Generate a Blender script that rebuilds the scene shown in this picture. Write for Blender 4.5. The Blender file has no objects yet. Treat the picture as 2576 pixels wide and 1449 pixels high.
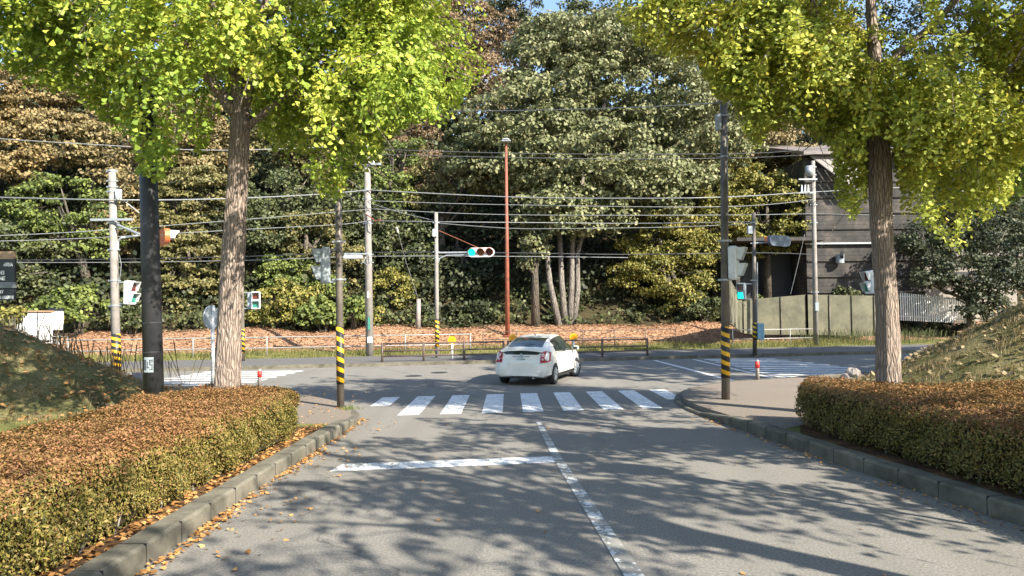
import bpy, math, random
import numpy as np
from mathutils import Vector, Matrix
R = math.radians
rng = np.random.default_rng(7)
random.seed(7)
S = bpy.context.scene
COL = S.collection
# ------------------------------------------------------------------ camera
CAMH = 2.2
FPX = 1750.0                       # focal length in pixels of a 2576 px wide picture
cam_d = bpy.data.cameras.new('camera'); cam = bpy.data.objects.new('camera', cam_d); COL.objects.link(cam)
cam_d.sensor_width = 36; cam_d.lens = 36*FPX/2576; cam_d.clip_end = 2000; cam_d.clip_start = 0.1
CM = Matrix.Rotation(R(90+2.05), 3, 'X') @ Matrix.Rotation(R(-0.5), 3, 'Z')
cam.matrix_world = Matrix.Translation((0, 0, CAMH)) @ CM.to_4x4()
S.camera = cam
# ------------------------------------------------------------------ light
SUN_EL = 35.0; SUN_H = Vector((0.743, -0.669, 0)).normalized()
to_sun = (SUN_H*math.cos(R(SUN_EL)) + Vector((0, 0, math.sin(R(SUN_EL))))).normalized()
W = bpy.data.worlds.new('World'); S.world = W; W.use_nodes = True
wn = W.node_tree; bg = wn.nodes['Background']
sky = wn.nodes.new('ShaderNodeTexSky'); sky.sky_type = 'NISHITA'; sky.sun_disc = False
sky.sun_elevation = R(SUN_EL); sky.sun_rotation = math.atan2(SUN_H.x, SUN_H.y)
sky.altitude = 50; sky.air_density = 1.0; sky.dust_density = 0.6
wn.links.new(sky.outputs[0], bg.inputs[0]); bg.inputs[1].default_value = 0.125
sl = bpy.data.lights.new('sun', 'SUN'); sl.energy = 5.0; sl.angle = R(0.5); sl.color = (1.0, 0.93, 0.81)
so = bpy.data.objects.new('sun', sl); COL.objects.link(so); so.location = (20, -20, 40)
so.rotation_mode = 'QUATERNION'; so.rotation_quaternion = to_sun.to_track_quat('Z', 'Y')
S.view_settings.view_transform = 'Standard'; S.view_settings.look = 'None'
S.view_settings.exposure = 1.5; S.view_settings.gamma = 1
S.render.engine = 'CYCLES'
try:
    S.cycles.max_bounces = 6; S.cycles.diffuse_bounces = 3; S.cycles.transmission_bounces = 4
except Exception: pass

# ------------------------------------------------------------------ geometry helpers
def ray(x, y):
    return CM @ Vector(((x-1288)/FPX, -(y-724.5)/FPX, -1))
def P(x, y, d):                    # the point seen at (x, y) that lies d metres ahead
    r = ray(x, y); return Vector((0, 0, CAMH)) + r*(d/r.y)
def G(x, y, z=0.0):                # the point seen at (x, y) that lies at height z
    r = ray(x, y); return Vector((0, 0, CAMH)) + r*((z-CAMH)/r.z)

WORLD = {}
def wloc(o): return WORLD.get(o.name, Vector((0, 0, 0))) if o is not None else Vector((0, 0, 0))
class MB:
    def __init__(s): s.v = []; s.f = []
    def add(s, v, f):
        n = len(s.v); s.v += [tuple(p) for p in v]; s.f += [tuple(i+n for i in q) for q in f]; return s
    def box(s, c, size, rz=0, M=None, bev=0.0):
        sx, sy, sz = [a/2 for a in size]; m = Matrix.Rotation(rz, 3, 'Z') if M is None else M
        c = Vector(c)
        if bev <= 0:
            v = [c + m @ Vector((x*sx, y*sy, z*sz)) for z in (-1, 1) for y in (-1, 1) for x in (-1, 1)]
            return s.add(v, [(0,2,3,1),(4,5,7,6),(0,1,5,4),(2,6,7,3),(0,4,6,2),(1,3,7,5)])
        b = min(bev, sx*.8, sy*.8, sz*.8)
        def ring(z, k): 
            X = sx-k; Y = sy-k; e = b
            return [c + m @ Vector(p) for p in ((-X+e,-Y,z),(X-e,-Y,z),(X,-Y+e,z),(X,Y-e,z),(X-e,Y,z),(-X+e,Y,z),(-X,Y-e,z),(-X,-Y+e,z))]
        rs = [ring(-sz, b*.9), ring(-sz+b, 0), ring(sz-b, 0), ring(sz, b*.9)]
        v = sum(rs, []); f = [tuple(range(7,-1,-1)), tuple(24+i for i in range(8))]
        for r_ in range(3):
            for i in range(8):
                j = (i+1) % 8; f.append((r_*8+i, r_*8+j, r_*8+8+j, r_*8+8+i))
        return s.add(v, f)
    def tube(s, pts, rad, seg=10, cap=True, wob=0.0, seed=0):
        pts = [Vector(p) for p in pts]; n = len(pts)
        if not hasattr(rad, '__len__'): rad = [rad]*n
        rd = random.Random(seed)
        v = []; f = []
        t0 = (pts[1]-pts[0]).normalized()
        u = t0.orthogonal().normalized() if abs(t0.z) < .95 else Vector((1, 0, 0))
        u = (u - t0*u.dot(t0)).normalized()
        for i, p in enumerate(pts):
            t = (pts[min(i+1, n-1)]-pts[max(i-1, 0)]).normalized()
            u = (u - t*u.dot(t)).normalized(); w = t.cross(u)
            for k in range(seg):
                a = 2*math.pi*k/seg; r = rad[i]*(1 + wob*rd.uniform(-1, 1))
                v.append(p + u*math.cos(a)*r + w*math.sin(a)*r)
        for i in range(n-1):
            for k in range(seg):
                j = (k+1) % seg
                f.append((i*seg+k, i*seg+j, (i+1)*seg+j, (i+1)*seg+k))
        if cap: f.append(tuple(range(seg-1, -1, -1))); f.append(tuple((n-1)*seg+k for k in range(seg)))
        return s.add(v, f)
    def disc(s, c, n, r, th, seg=20, sx=1.0):        # short cylinder, axis n
        c = Vector(c); n = Vector(n).normalized()
        return s.tube([c-n*th/2, c+n*th/2], r, seg)
    def sheet(s, poly, z=None):
        v = [(p[0], p[1], p[2] if z is None else z) for p in poly]
        return s.add(v, [tuple(range(len(v)))])
    def prism(s, poly, z0, z1):
        n = len(poly); v = [(p[0], p[1], z0) for p in poly]+[(p[0], p[1], z1) for p in poly]
        f = [tuple(range(n-1, -1, -1)), tuple(range(n, 2*n))]+[(i, (i+1) % n, n+(i+1) % n, n+i) for i in range(n)]
        return s.add(v, f)
def mkmesh(name, v, f, smooth=False):
    me = bpy.data.meshes.new(name); me.from_pydata([tuple(p) for p in v], [], f); me.update()
    if smooth: me.polygons.foreach_set('use_smooth', [True]*len(me.polygons))
    return me
def tag(o, label=None, cat=None, group=None, kind=None):
    if label: o['label'] = label
    if cat: o['category'] = cat
    if group: o['group'] = group
    if kind: o['kind'] = kind
    return o
def thing(name, label, cat, loc=(0, 0, 0), group=None):
    o = bpy.data.objects.new(name, None); COL.objects.link(o); o.location = loc
    o.empty_display_size = .2
    WORLD[o.name] = Vector(loc); return tag(o, label, cat, group)
def part(name, mb, mt, parent=None, smooth=False, local=False, loc=None):
    """mesh given in world coordinates (local=True: already in the parent's frame)"""
    base = wloc(parent) if not local else Vector((0, 0, 0))
    o0 = Vector(loc) if loc is not None else base
    v = [Vector(p)-o0 for p in mb.v]
    o = bpy.data.objects.new(name, mkmesh(name, v, mb.f, smooth)); COL.objects.link(o)
    if mt: o.data.materials.append(mt)
    if parent is not None: o.parent = parent
    o.location = o0 - base if not local else (0, 0, 0)
    WORLD[o.name] = o0
    return o
def one(name, mb, mt, label, cat, loc, group=None, smooth=False, kind=None):
    o = part(name, mb, mt, None, smooth, loc=loc); return tag(o, label, cat, group, kind)
def struct(name, mb, mt, smooth=False):
    o = part(name, mb, mt, None, smooth); o['kind'] = 'structure'; return o
def autosmooth(o, ang=40):
    me = o.data; me.polygons.foreach_set('use_smooth', [True]*len(me.polygons))
    try: me.set_sharp_from_angle(angle=R(ang))
    except Exception: pass
    return o

# ------------------------------------------------------------------ materials
def newmat(name):
    m = bpy.data.materials.new(name); m.use_nodes = True
    nt = m.node_tree; return m, nt, nt.nodes['Principled BSDF']
def N(nt, t, **k):
    n = nt.nodes.new(t)
    for a, b in k.items():
        if a.startswith('_'): n.inputs[int(a[1:])].default_value = b
        else: setattr(n, a, b)
    return n
def C4(c): return (c[0], c[1], c[2], 1)
def ramp(nt, fac, stops):
    r = nt.nodes.new('ShaderNodeValToRGB'); e = r.color_ramp.elements
    while len(e) < len(stops): e.new(0.5)
    for i, (p, c) in enumerate(stops): e[i].position = p; e[i].color = C4(c)
    nt.links.new(fac, r.inputs[0]); return r.outputs[0]
def noise(nt, scale, detail=4, rough=.6, vec=None):
    n = nt.nodes.new('ShaderNodeTexNoise'); n.inputs['Scale'].default_value = scale
    n.inputs['Detail'].default_value = detail; n.inputs['Roughness'].default_value = rough
    if vec is None: vec = nt.nodes.new('ShaderNodeNewGeometry').outputs['Position']
    nt.links.new(vec, n.inputs['Vector']); return n.outputs['Fac']
def mixc(nt, fac, a, b):
    m = nt.nodes.new('ShaderNodeMix'); m.data_type = 'RGBA'
    for i, s_ in ((6, a), (7, b)):
        if hasattr(s_, 'node'): nt.links.new(s_, m.inputs[i])
        else: m.inputs[i].default_value = C4(s_)
    if hasattr(fac, 'node'): nt.links.new(fac, m.inputs[0])
    else: m.inputs[0].default_value = fac
    return m.outputs[2]
def mth(nt, op, a, b=None, c=None):
    m = nt.nodes.new('ShaderNodeMath'); m.operation = op
    for i, s_ in enumerate((a, b, c)):
        if s_ is None: continue
        if hasattr(s_, 'node'): nt.links.new(s_, m.inputs[i])
        else: m.inputs[i].default_value = s_
    return m.outputs[0]
def bump(nt, bs, h, strength=.4, dist=.02):
    b = nt.nodes.new('ShaderNodeBump'); b.inputs['Strength'].default_value = strength; b.inputs['Distance'].default_value = dist
    nt.links.new(h, b.inputs['Height']); nt.links.new(b.outputs[0], bs.inputs['Normal'])
def simple(name, c, rough=.6, metal=0.0, c2=None, scale=6, bmp=0, coat=0):
    m, nt, bs = newmat(name)
    c2 = c2 or tuple(a*.72 for a in c)
    f = noise(nt, scale, 5, .65)
    nt.links.new(ramp(nt, f, [(.32, c2), (.68, c)]), bs.inputs['Base Color'])
    bs.inputs['Roughness'].default_value = rough; bs.inputs['Metallic'].default_value = metal
    if coat: bs.inputs['Coat Weight'].default_value = coat; bs.inputs['Coat Roughness'].default_value = .06
    if bmp: bump(nt, bs, noise(nt, scale*8, 4), bmp, .01)
    return m
def leafmat(name, stops, transl=.3, nscale=.35, rough=.55):
    """stops: colour ramp over a per-leaf random tint and a slow noise"""
    m, nt, bs = newmat(name)
    at = N(nt, 'ShaderNodeAttribute'); at.attribute_name = 'tint'
    f = mth(nt, 'ADD', mth(nt, 'MULTIPLY', at.outputs['Fac'], .55), mth(nt, 'MULTIPLY', noise(nt, nscale, 3), .6))
    f = mth(nt, 'SUBTRACT', f, .08)
    col = ramp(nt, f, stops)
    nt.links.new(col, bs.inputs['Base Color']); bs.inputs['Roughness'].default_value = rough
    bs.inputs['Specular IOR Level'].default_value = .3
    tr = N(nt, 'ShaderNodeBsdfTranslucent'); nt.links.new(col, tr.inputs[0])
    mx = N(nt, 'ShaderNodeMixShader'); mx.inputs[0].default_value = transl
    nt.links.new(bs.outputs[0], mx.inputs[1]); nt.links.new(tr.outputs[0], mx.inputs[2])
    nt.links.new(mx.outputs[0], nt.nodes['Material Output'].inputs[0])
    return m
def emis(name, c, strength, base=None):
    m, nt, bs = newmat(name); bs.inputs['Base Color'].default_value = C4(base or c)
    bs.inputs['Emission Color'].default_value = C4(c); bs.inputs['Emission Strength'].default_value = strength
    bs.inputs['Roughness'].default_value = .3; return m

def mat_asphalt(name, base, patch=.12, crack=True):
    m, nt, bs = newmat(name)
    pos = N(nt, 'ShaderNodeNewGeometry').outputs['Position']
    big = noise(nt, .35, 4, .6, pos); mid = noise(nt, 3.0, 4, .6, pos); fine = noise(nt, 42, 4, .75, pos)
    vo = N(nt, 'ShaderNodeTexVoronoi'); vo.inputs['Scale'].default_value = 90; nt.links.new(pos, vo.inputs['Vector'])
    b = base
    col = ramp(nt, big, [(.3, tuple(a*(1-patch) for a in b)), (.7, tuple(a*(1+patch) for a in b))])
    col = mixc(nt, mth(nt, 'MULTIPLY', mid, .35), col, tuple(a*.8 for a in b))
    sp = ramp(nt, fine, [(.36, tuple(a*.45 for a in b)), (.5, tuple(a*1.0 for a in b)), (.66, tuple(a*1.65 for a in b))])
    col = mixc(nt, .7, col, sp)
    spk = ramp(nt, vo.outputs['Distance'], [(.0, (1, 1, 1)), (.16, (0, 0, 0))])
    cell = N(nt, 'ShaderNodeSeparateColor'); nt.links.new(vo.outputs['Color'], cell.inputs[0])
    on = mth(nt, 'GREATER_THAN', cell.outputs[0], .86)
    col = mixc(nt, mth(nt, 'MULTIPLY', mth(nt, 'MULTIPLY', spk, on), .6), col, (.5, .49, .46))
    on2 = mth(nt, 'LESS_THAN', cell.outputs[1], .08)
    col = mixc(nt, mth(nt, 'MULTIPLY', mth(nt, 'MULTIPLY', spk, on2), .8), col, (.02, .02, .02))
    if crack:
        mpw = N(nt, 'ShaderNodeMapping'); mpw.inputs['Scale'].default_value = (1.6, .10, 1); nt.links.new(pos, mpw.inputs[0])
        col = mixc(nt, mth(nt, 'MULTIPLY', ramp(nt, noise(nt, 1, 3, .5, mpw.outputs[0]), [(.42, (0, 0, 0)), (.66, (1, 1, 1))]), .28), col, tuple(a*.62 for a in b))
        col = mixc(nt, mth(nt, 'MULTIPLY', ramp(nt, noise(nt, 1.1, 5, .75, pos), [(.60, (0, 0, 0)), (.70, (1, 1, 1))]), .35), col, tuple(a*.5 for a in b))
        wv = N(nt, 'ShaderNodeVectorMath'); wv.operation = 'ADD'
        wr = N(nt, 'ShaderNodeTexNoise'); wr.inputs['Scale'].default_value = 1.5; nt.links.new(pos, wr.inputs['Vector'])
        nt.links.new(pos, wv.inputs[0]); nt.links.new(wr.outputs['Color'], wv.inputs[1])
        v2 = N(nt, 'ShaderNodeTexVoronoi'); v2.feature = 'DISTANCE_TO_EDGE'; v2.inputs['Scale'].default_value = .16
        nt.links.new(wv.outputs[0], v2.inputs['Vector'])
        ck = ramp(nt, v2.outputs['Distance'], [(.0, (1, 1, 1)), (.0022, (0, 0, 0))])
        col = mixc(nt, mth(nt, 'MULTIPLY', ck, .45), col, (.03, .03, .03))
    nt.links.new(col, bs.inputs['Base Color']); bs.inputs['Roughness'].default_value = .85
    bs.inputs['Specular IOR Level'].default_value = .25
    bump(nt, bs, fine, .35, .006)
    return m
def mat_paint(name, c, wear, asph, scale=9):
    m, nt, bs = newmat(name)
    pos = N(nt, 'ShaderNodeNewGeometry').outputs['Position']
    v2 = N(nt, 'ShaderNodeTexVoronoi'); v2.feature = 'DISTANCE_TO_EDGE'; v2.inputs['Scale'].default_value = scale
    nw = N(nt, 'ShaderNodeTexNoise'); nw.inputs['Scale'].default_value = 6; nt.links.new(pos, nw.inputs['Vector'])
    mv = N(nt, 'ShaderNodeMixRGB'); mv.inputs[0].default_value = .12; nt.links.new(pos, mv.inputs[1]); nt.links.new(nw.outputs['Color'], mv.inputs[2])
    nt.links.new(mv.outputs[0], v2.inputs['Vector'])
    nz = noise(nt, 2.2, 5, .7, pos); fz = noise(nt, 30, 4, .7, pos)
    th = mth(nt, 'MULTIPLY', ramp(nt, nz, [(.40, (0, 0, 0)), (.62, (1, 1, 1))]), wear)
    ck = mth(nt, 'LESS_THAN', v2.outputs['Distance'], mth(nt, 'MULTIPLY', th, .11))
    wr = mth(nt, 'LESS_THAN', fz, mth(nt, 'ADD', .27, mth(nt, 'MULTIPLY', th, .22)))
    mask = mth(nt, 'MAXIMUM', ck, wr)
    col = mixc(nt, mth(nt, 'MULTIPLY', noise(nt, 12, 3, .6, pos), .4), c, tuple(a*.75 for a in c))
    col = mixc(nt, mth(nt, 'MULTIPLY', mask, .9), col, asph)
    nt.links.new(col, bs.inputs['Base Color']); bs.inputs['Roughness'].default_value = .7
    return m
def mat_ground(name, stops, scale=1.2, fine=25, bmp=.5, dist=.03, extra=None):
    m, nt, bs = newmat(name)
    pos = N(nt, 'ShaderNodeNewGeometry').outputs['Position']
    f = mth(nt, 'ADD', mth(nt, 'MULTIPLY', noise(nt, scale, 5, .65, pos), .55), mth(nt, 'MULTIPLY', noise(nt, fine, 4, .7, pos), .45))
    nt.links.new(ramp(nt, f, stops), bs.inputs['Base Color']); bs.inputs['Roughness'].default_value = .95
    bs.inputs['Specular IOR Level'].default_value = .1
    bump(nt, bs, noise(nt, fine, 5, .7, pos), bmp, dist); return m
def mat_bark(name, c1, c2, sc=1.0, stretch=.12):
    m, nt, bs = newmat(name)
    pos = N(nt, 'ShaderNodeNewGeometry').outputs['Position']
    nz = N(nt, 'ShaderNodeTexNoise'); nz.inputs['Scale'].default_value = 3.0; nt.links.new(pos, nz.inputs['Vector'])
    mv = N(nt, 'ShaderNodeMixRGB'); mv.inputs[0].default_value = .07; nt.links.new(pos, mv.inputs[1]); nt.links.new(nz.outputs['Color'], mv.inputs[2])
    mp = N(nt, 'ShaderNodeMapping'); mp.inputs['Scale'].default_value = (sc*24, sc*24, sc*24*stretch*1.1); nt.links.new(mv.outputs[0], mp.inputs[0])
    v = N(nt, 'ShaderNodeTexVoronoi'); v.feature = 'DISTANCE_TO_EDGE'; v.inputs['Scale'].default_value = 1; nt.links.new(mp.outputs[0], v.inputs['Vector'])
    mp2 = N(nt, 'ShaderNodeMapping'); mp2.inputs['Scale'].default_value = (sc*40, sc*40, sc*9); nt.links.new(pos, mp2.inputs[0])
    f = noise(nt, 1, 5, .7, mp2.outputs[0]); f2 = noise(nt, 1.6, 4, .6, pos)
    groove = ramp(nt, v.outputs['Distance'], [(.0, (.25, .25, .25)), (.22, (1, 1, 1))])
    h = mth(nt, 'ADD', mth(nt, 'MULTIPLY', groove, .75), mth(nt, 'MULTIPLY', f, .4))
    col = ramp(nt, h, [(.12, tuple(a*.6 for a in c2)), (.42, c2), (.75, c1)])
    col = mixc(nt, mth(nt, 'MULTIPLY', f2, .5), col, (c1[0]*.62, c1[1]*.66, c1[2]*.66))
    nt.links.new(col, bs.inputs['Base Color']); bs.inputs['Roughness'].default_value = .92
    bs.inputs['Specular IOR Level'].default_value = .15
    bump(nt, bs, h, 1.0, .05); return m
def mat_stripe(name, pitch=.22):
    m, nt, bs = newmat(name)
    tc = N(nt, 'ShaderNodeTexCoord').outputs['Object']; sp = N(nt, 'ShaderNodeSeparateXYZ'); nt.links.new(tc, sp.inputs[0])
    a = mth(nt, 'DIVIDE', mth(nt, 'ARCTAN2', sp.outputs[1], sp.outputs[0]), 2*math.pi)
    fr = mth(nt, 'FRACT', mth(nt, 'ADD', a, mth(nt, 'DIVIDE', sp.outputs[2], pitch)))
    on = mth(nt, 'GREATER_THAN', fr, .56)
    dirt = noise(nt, 14, 4)
    y = mixc(nt, mth(nt, 'MULTIPLY', dirt, .4), (.78, .42, .01), (.4, .22, .02))
    nt.links.new(mixc(nt, on, (.018, .018, .018), y), bs.inputs['Base Color']); bs.inputs['Roughness'].default_value = .5
    return m

ASPH = (.192, .180, .158)
M = {}
M['asphalt'] = mat_asphalt('asphalt', ASPH)
M['asphalt_side'] = mat_asphalt('pavement_asphalt', (.185, .155, .125), .3, False)
M['asphalt_far'] = mat_asphalt('far_path_asphalt', (.12, .115, .11), .15, False)
M['paint'] = mat_paint('road_paint', (.72, .72, .70), .55, ASPH)
M['paint_worn'] = mat_paint('worn_road_paint', (.60, .60, .57), 2.3, ASPH, 8)
M['concrete'] = simple('kerb_concrete', (.165, .15, .113), .9, 0, (.065, .060, .042), 2.6, .8)
M['soil'] = mat_ground('soil', [(.35, (.035, .022, .013)), (.5, (.09, .055, .03)), (.62, (.22, .12, .05))], 2, 22, .8)
M['grass_ground'] = mat_ground('mown_grass', [(.34, (.03, .045, .012)), (.48, (.13, .14, .04)), (.62, (.27, .23, .09))], 1.3, 30, .9, .05)
M['mound'] = mat_ground('mound_turf', [(.34, (.045, .05, .02)), (.5, (.145, .135, .055)), (.63, (.27, .22, .115))], 1.0, 16, 1.0, .08)
M['bank'] = mat_ground('leafy_bank', [(.33, (.22, .12, .065)), (.48, (.34, .195, .115)), (.64, (.42, .27, .16))], .8, 18, .9, .06)
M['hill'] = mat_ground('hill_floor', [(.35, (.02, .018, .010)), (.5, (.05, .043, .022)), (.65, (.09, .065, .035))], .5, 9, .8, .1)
M['bark'] = mat_bark('ginkgo_bark', (.34, .265, .215), (.20, .155, .125))
M['bark_dark'] = mat_bark('forest_bark', (.15, .125, .10), (.05, .04, .03), .5)
M['bark_pale'] = mat_bark('pale_bark', (.26, .23, .20), (.12, .10, .085), .5)
M['pole_conc'] = simple('pole_concrete', (.30, .27, .24), .85, 0, (.19, .17, .15), 3, .2)
M['pole_steel'] = simple('pole_brown_steel', (.15, .125, .10), .55, .1, (.07, .06, .05), 2.2)
M['pole_black'] = simple('pole_black_sheath', (.016, .017, .020), .55, 0, (.032, .032, .034), 5)
M['rust'] = simple('rust_red_steel', (.33, .10, .055), .65, .1, (.19, .065, .04), 3)
M['galv'] = simple('galvanised_steel', (.42, .44, .45), .45, .5, (.30, .32, .33), 9)
M['stripe'] = mat_stripe('warning_stripe')
M['white'] = simple('white_enamel', (.72, .73, .72), .4, 0, (.55, .56, .55), 8)
M['greybox'] = simple('grey_housing', (.32, .36, .38), .5, 0, (.22, .25, .27), 8)
M['shaded_grey'] = simple('shaded_grey_housing', (.10, .13, .17), .5, 0, (.06, .07, .09), 8)  # grey housing with the shade it hangs in put into the colour
M['dark'] = simple('dark_rubber', (.02, .02, .022), .6)
M['wire'] = simple('cable_sheath', (.23, .24, .24), .5)
M['wire_dark'] = simple('dark_cable', (.05, .055, .06), .5)
M['fence_brown'] = simple('fence_brown_steel', (.10, .07, .055), .55, .1)
M['fence_grey'] = simple('fence_grey_steel', (.33, .32, .30), .5, .3)
M['yellow'] = simple('yellow_reflector', (.85, .45, .01), .35)
M['red'] = simple('red_band', (.65, .03, .02), .5)
M['orange'] = simple('orange_visor', (.6, .15, .04), .5)
M['lens_off_r'] = simple('dark_red_lens', (.10, .015, .012), .2)
M['lens_off_y'] = simple('dark_amber_lens', (.20, .07, .02), .2)
M['green'] = emis('lit_green_lens', (.0, .85, .55), 1.0, (.02, .3, .2))
M['green_off'] = simple('green_lens', (.03, .22, .17), .25)
M['wall_green'] = simple('mossy_dappled_wall', (.155, .145, .095), .9, 0, (.065, .063, .042), .9, .4)  # dark mottling holds dappled light as well as stains
M['brownboard'] = simple('brown_sign_board', (.34, .22, .13), .7)
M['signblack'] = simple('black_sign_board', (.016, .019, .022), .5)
M['signgrey'] = simple('grey_sign_band', (.15, .16, .17), .5)
M['stone'] = simple('stone', (.26, .23, .21), .9, 0, (.15, .13, .12), 6, .6)

LC = {  # leaf colour ramps
 'ginkgo': [(.20, (.13, .20, .028)), (.42, (.25, .34, .045)), (.62, (.43, .48, .07)), (.84, (.66, .52, .08))],
 'ginkgo_r': [(.20, (.15, .20, .034)), (.42, (.29, .34, .05)), (.62, (.48, .48, .075)), (.84, (.72, .52, .08))],
 'tan': [(.25, (.10, .085, .035)), (.5, (.23, .185, .08)), (.75, (.31, .225, .10))],
 'orange': [(.25, (.12, .09, .035)), (.5, (.24, .185, .08)), (.75, (.33, .225, .095))],
 'olive': [(.25, (.07, .07, .02)), (.5, (.17, .155, .055)), (.75, (.24, .205, .08))],
 'greyg': [(.22, (.085, .095, .035)), (.45, (.165, .18, .078)), (.62, (.23, .238, .112)), (.82, (.29, .26, .135))],
 'yellowg': [(.25, (.08, .09, .015)), (.5, (.20, .19, .045)), (.75, (.30, .25, .06))],
 'green': [(.25, (.05, .07, .018)), (.5, (.115, .15, .036)), (.75, (.21, .24, .06))],
 'midg': [(.25, (.035, .047, .019)), (.5, (.078, .093, .036)), (.75, (.13, .14, .055))],
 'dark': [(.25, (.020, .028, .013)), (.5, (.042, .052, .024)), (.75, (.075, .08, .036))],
 'brown': [(.25, (.10, .07, .038)), (.5, (.20, .14, .075)), (.75, (.28, .19, .105))],
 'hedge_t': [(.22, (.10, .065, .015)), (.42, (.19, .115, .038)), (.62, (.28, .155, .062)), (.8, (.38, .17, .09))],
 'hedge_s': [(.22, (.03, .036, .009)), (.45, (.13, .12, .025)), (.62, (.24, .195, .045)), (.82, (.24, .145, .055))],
 'litter': [(.2, (.20, .09, .02)), (.5, (.48, .24, .08)), (.8, (.62, .36, .14))],
 'bankl': [(.2, (.20, .11, .06)), (.5, (.36, .21, .125)), (.8, (.46, .31, .20))],
 'grass': [(.25, (.08, .085, .025)), (.5, (.17, .175, .045)), (.75, (.30, .26, .11))],
 'dry': [(.25, (.12, .095, .045)), (.5, (.27, .205, .105)), (.75, (.40, .31, .18))],
}
for k, s_ in LC.items():
    M['leaf_'+k] = leafmat('leaves_'+k, s_, .34 if 'ginkgo' in k else .2)

# ------------------------------------------------------------------ foliage
SHAPES = {
 'fan': np.array([(0, 0, 0), (-.30, .45, .03), (-.50, .80, 0), (-.16, 1.0, -.04), (.16, 1.0, -.04), (.50, .80, 0), (.30, .45, .03)]),
 'leaf': np.array([(0, 0, 0), (-.36, .38, .05), (-.22, .85, 0), (.05, 1.05, -.04), (.28, .8, 0), (.36, .35, .05)]),
 'slim': np.array([(0, 0, 0), (-.24, .45, .04), (0, 1.0, -.03), (.24, .45, .04)]),
 'diamond': np.array([(0, 0, 0), (-.34, .5, .05), (0, 1.0, 0), (.34, .5, .05)]),
 'stalk': np.array([(-.006, 0, 0), (.006, 0, 0), (.009, .9, .12), (.0, 1.0, .16), (-.009, .9, .12)]),
 'blade': np.array([(-.05, 0, 0), (.05, 0, 0), (.0, 1.0, .1)]),
}
def unit(a): return a/np.maximum(np.linalg.norm(a, axis=1, keepdims=True), 1e-9)
def leafmesh(name, pos, nrm, updir, size, shape, mt, parent=None, tint=None):
    """many leaf-sized faces as one mesh; pos in world coordinates"""
    T = SHAPES[shape]; k = len(T); n = len(pos)
    nrm = unit(nrm); u = updir - nrm*np.sum(updir*nrm, axis=1, keepdims=True); u = unit(u); r = np.cross(u, nrm)
    sz = (size if hasattr(size, '__len__') else np.full(n, size))[:, None]
    V = np.empty((n, k, 3))
    for i in range(k):
        V[:, i] = pos + (r*T[i, 0] + u*T[i, 1] + nrm*T[i, 2])*sz
    base = wloc(parent)
    V = (V.reshape(-1, 3) - np.array(base)).astype(np.float32)
    me = bpy.data.meshes.new(name); me.vertices.add(n*k); me.vertices.foreach_set('co', V.ravel())
    me.loops.add(n*k); me.loops.foreach_set('vertex_index', np.arange(n*k, dtype=np.int32))
    me.polygons.add(n); me.polygons.foreach_set('loop_start', np.arange(0, n*k, k, dtype=np.int32))
    try: me.polygons.foreach_set('loop_total', np.full(n, k, dtype=np.int32))
    except Exception: pass
    a = me.attributes.new('tint', 'FLOAT', 'FACE')
    a.data.foreach_set('value', (rng.random(n) if tint is None else tint).astype(np.float32))
    me.update(calc_edges=True); me.validate()
    me.materials.append(mt)
    o = bpy.data.objects.new(name, me); COL.objects.link(o)
    if parent is not None: o.parent = parent
    WORLD[o.name] = Vector(base)
    return o
def sph(n): return unit(rng.normal(size=(n, 3)))
def crown_points(lobes, clump_r, per_clump, density=1.0, flat=.65):
    """lobes: (centre, (rx, ry, rz)); returns positions and outward normals of leaf clumps"""
    A = []; B = []
    for c, rad in lobes:
        c = np.array(c); rad = np.array(rad)
        area = 4*math.pi*((rad[0]*rad[1])**1.6/3 + (rad[0]*rad[2])**1.6/3 + (rad[1]*rad[2])**1.6/3)**(1/1.6)
        k = max(5, int(density*area/(clump_r**2*2.2)))
        d = sph(k); rr = np.where(rng.random(k) < .75, rng.uniform(.78, 1.08, k), rng.uniform(.3, .8, k))
        cc = c + d*rad*rr[:, None]
        cr = clump_r*rng.uniform(.55, 1.25, k)
        n = per_clump*k; idx = rng.integers(0, k, n)
        dd = sph(n); dd[:, 2] = np.where(dd[:, 2] < -.35, -dd[:, 2], dd[:, 2])
        p = cc[idx] + dd*np.array([1, 1, flat])*(cr[idx]*rng.uniform(.55, 1.08, n))[:, None]
        A.append(p); B.append(dd)
    return np.vstack(A), np.vstack(B)
def leafcrown(name, lobes, mt, parent, leaf=.26, clump=1.1, per=70, density=1.0, flat=.65, shape='leaf', filt=None):
    p, d = crown_points(lobes, clump, per, density, flat)
    if filt is not None: k = filt(p); p = p[k]; d = d[k]
    n = len(p)
    nr = d*.7 + sph(n)*.75 + np.array([0, -.12, .25])
    up = sph(n) + np.array([0, 0, -.7])
    return leafmesh(name, p, nr, up, leaf*rng.uniform(.6, 1.25, n), shape, mt, parent)
def project(p):                     # picture position of points, to trim a crown's outline
    q = (p - np.array([0, 0, CAMH])) @ np.array(CM)
    return 1288 - FPX*q[:, 0]/q[:, 2], 724.5 + FPX*q[:, 1]/q[:, 2]

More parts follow.
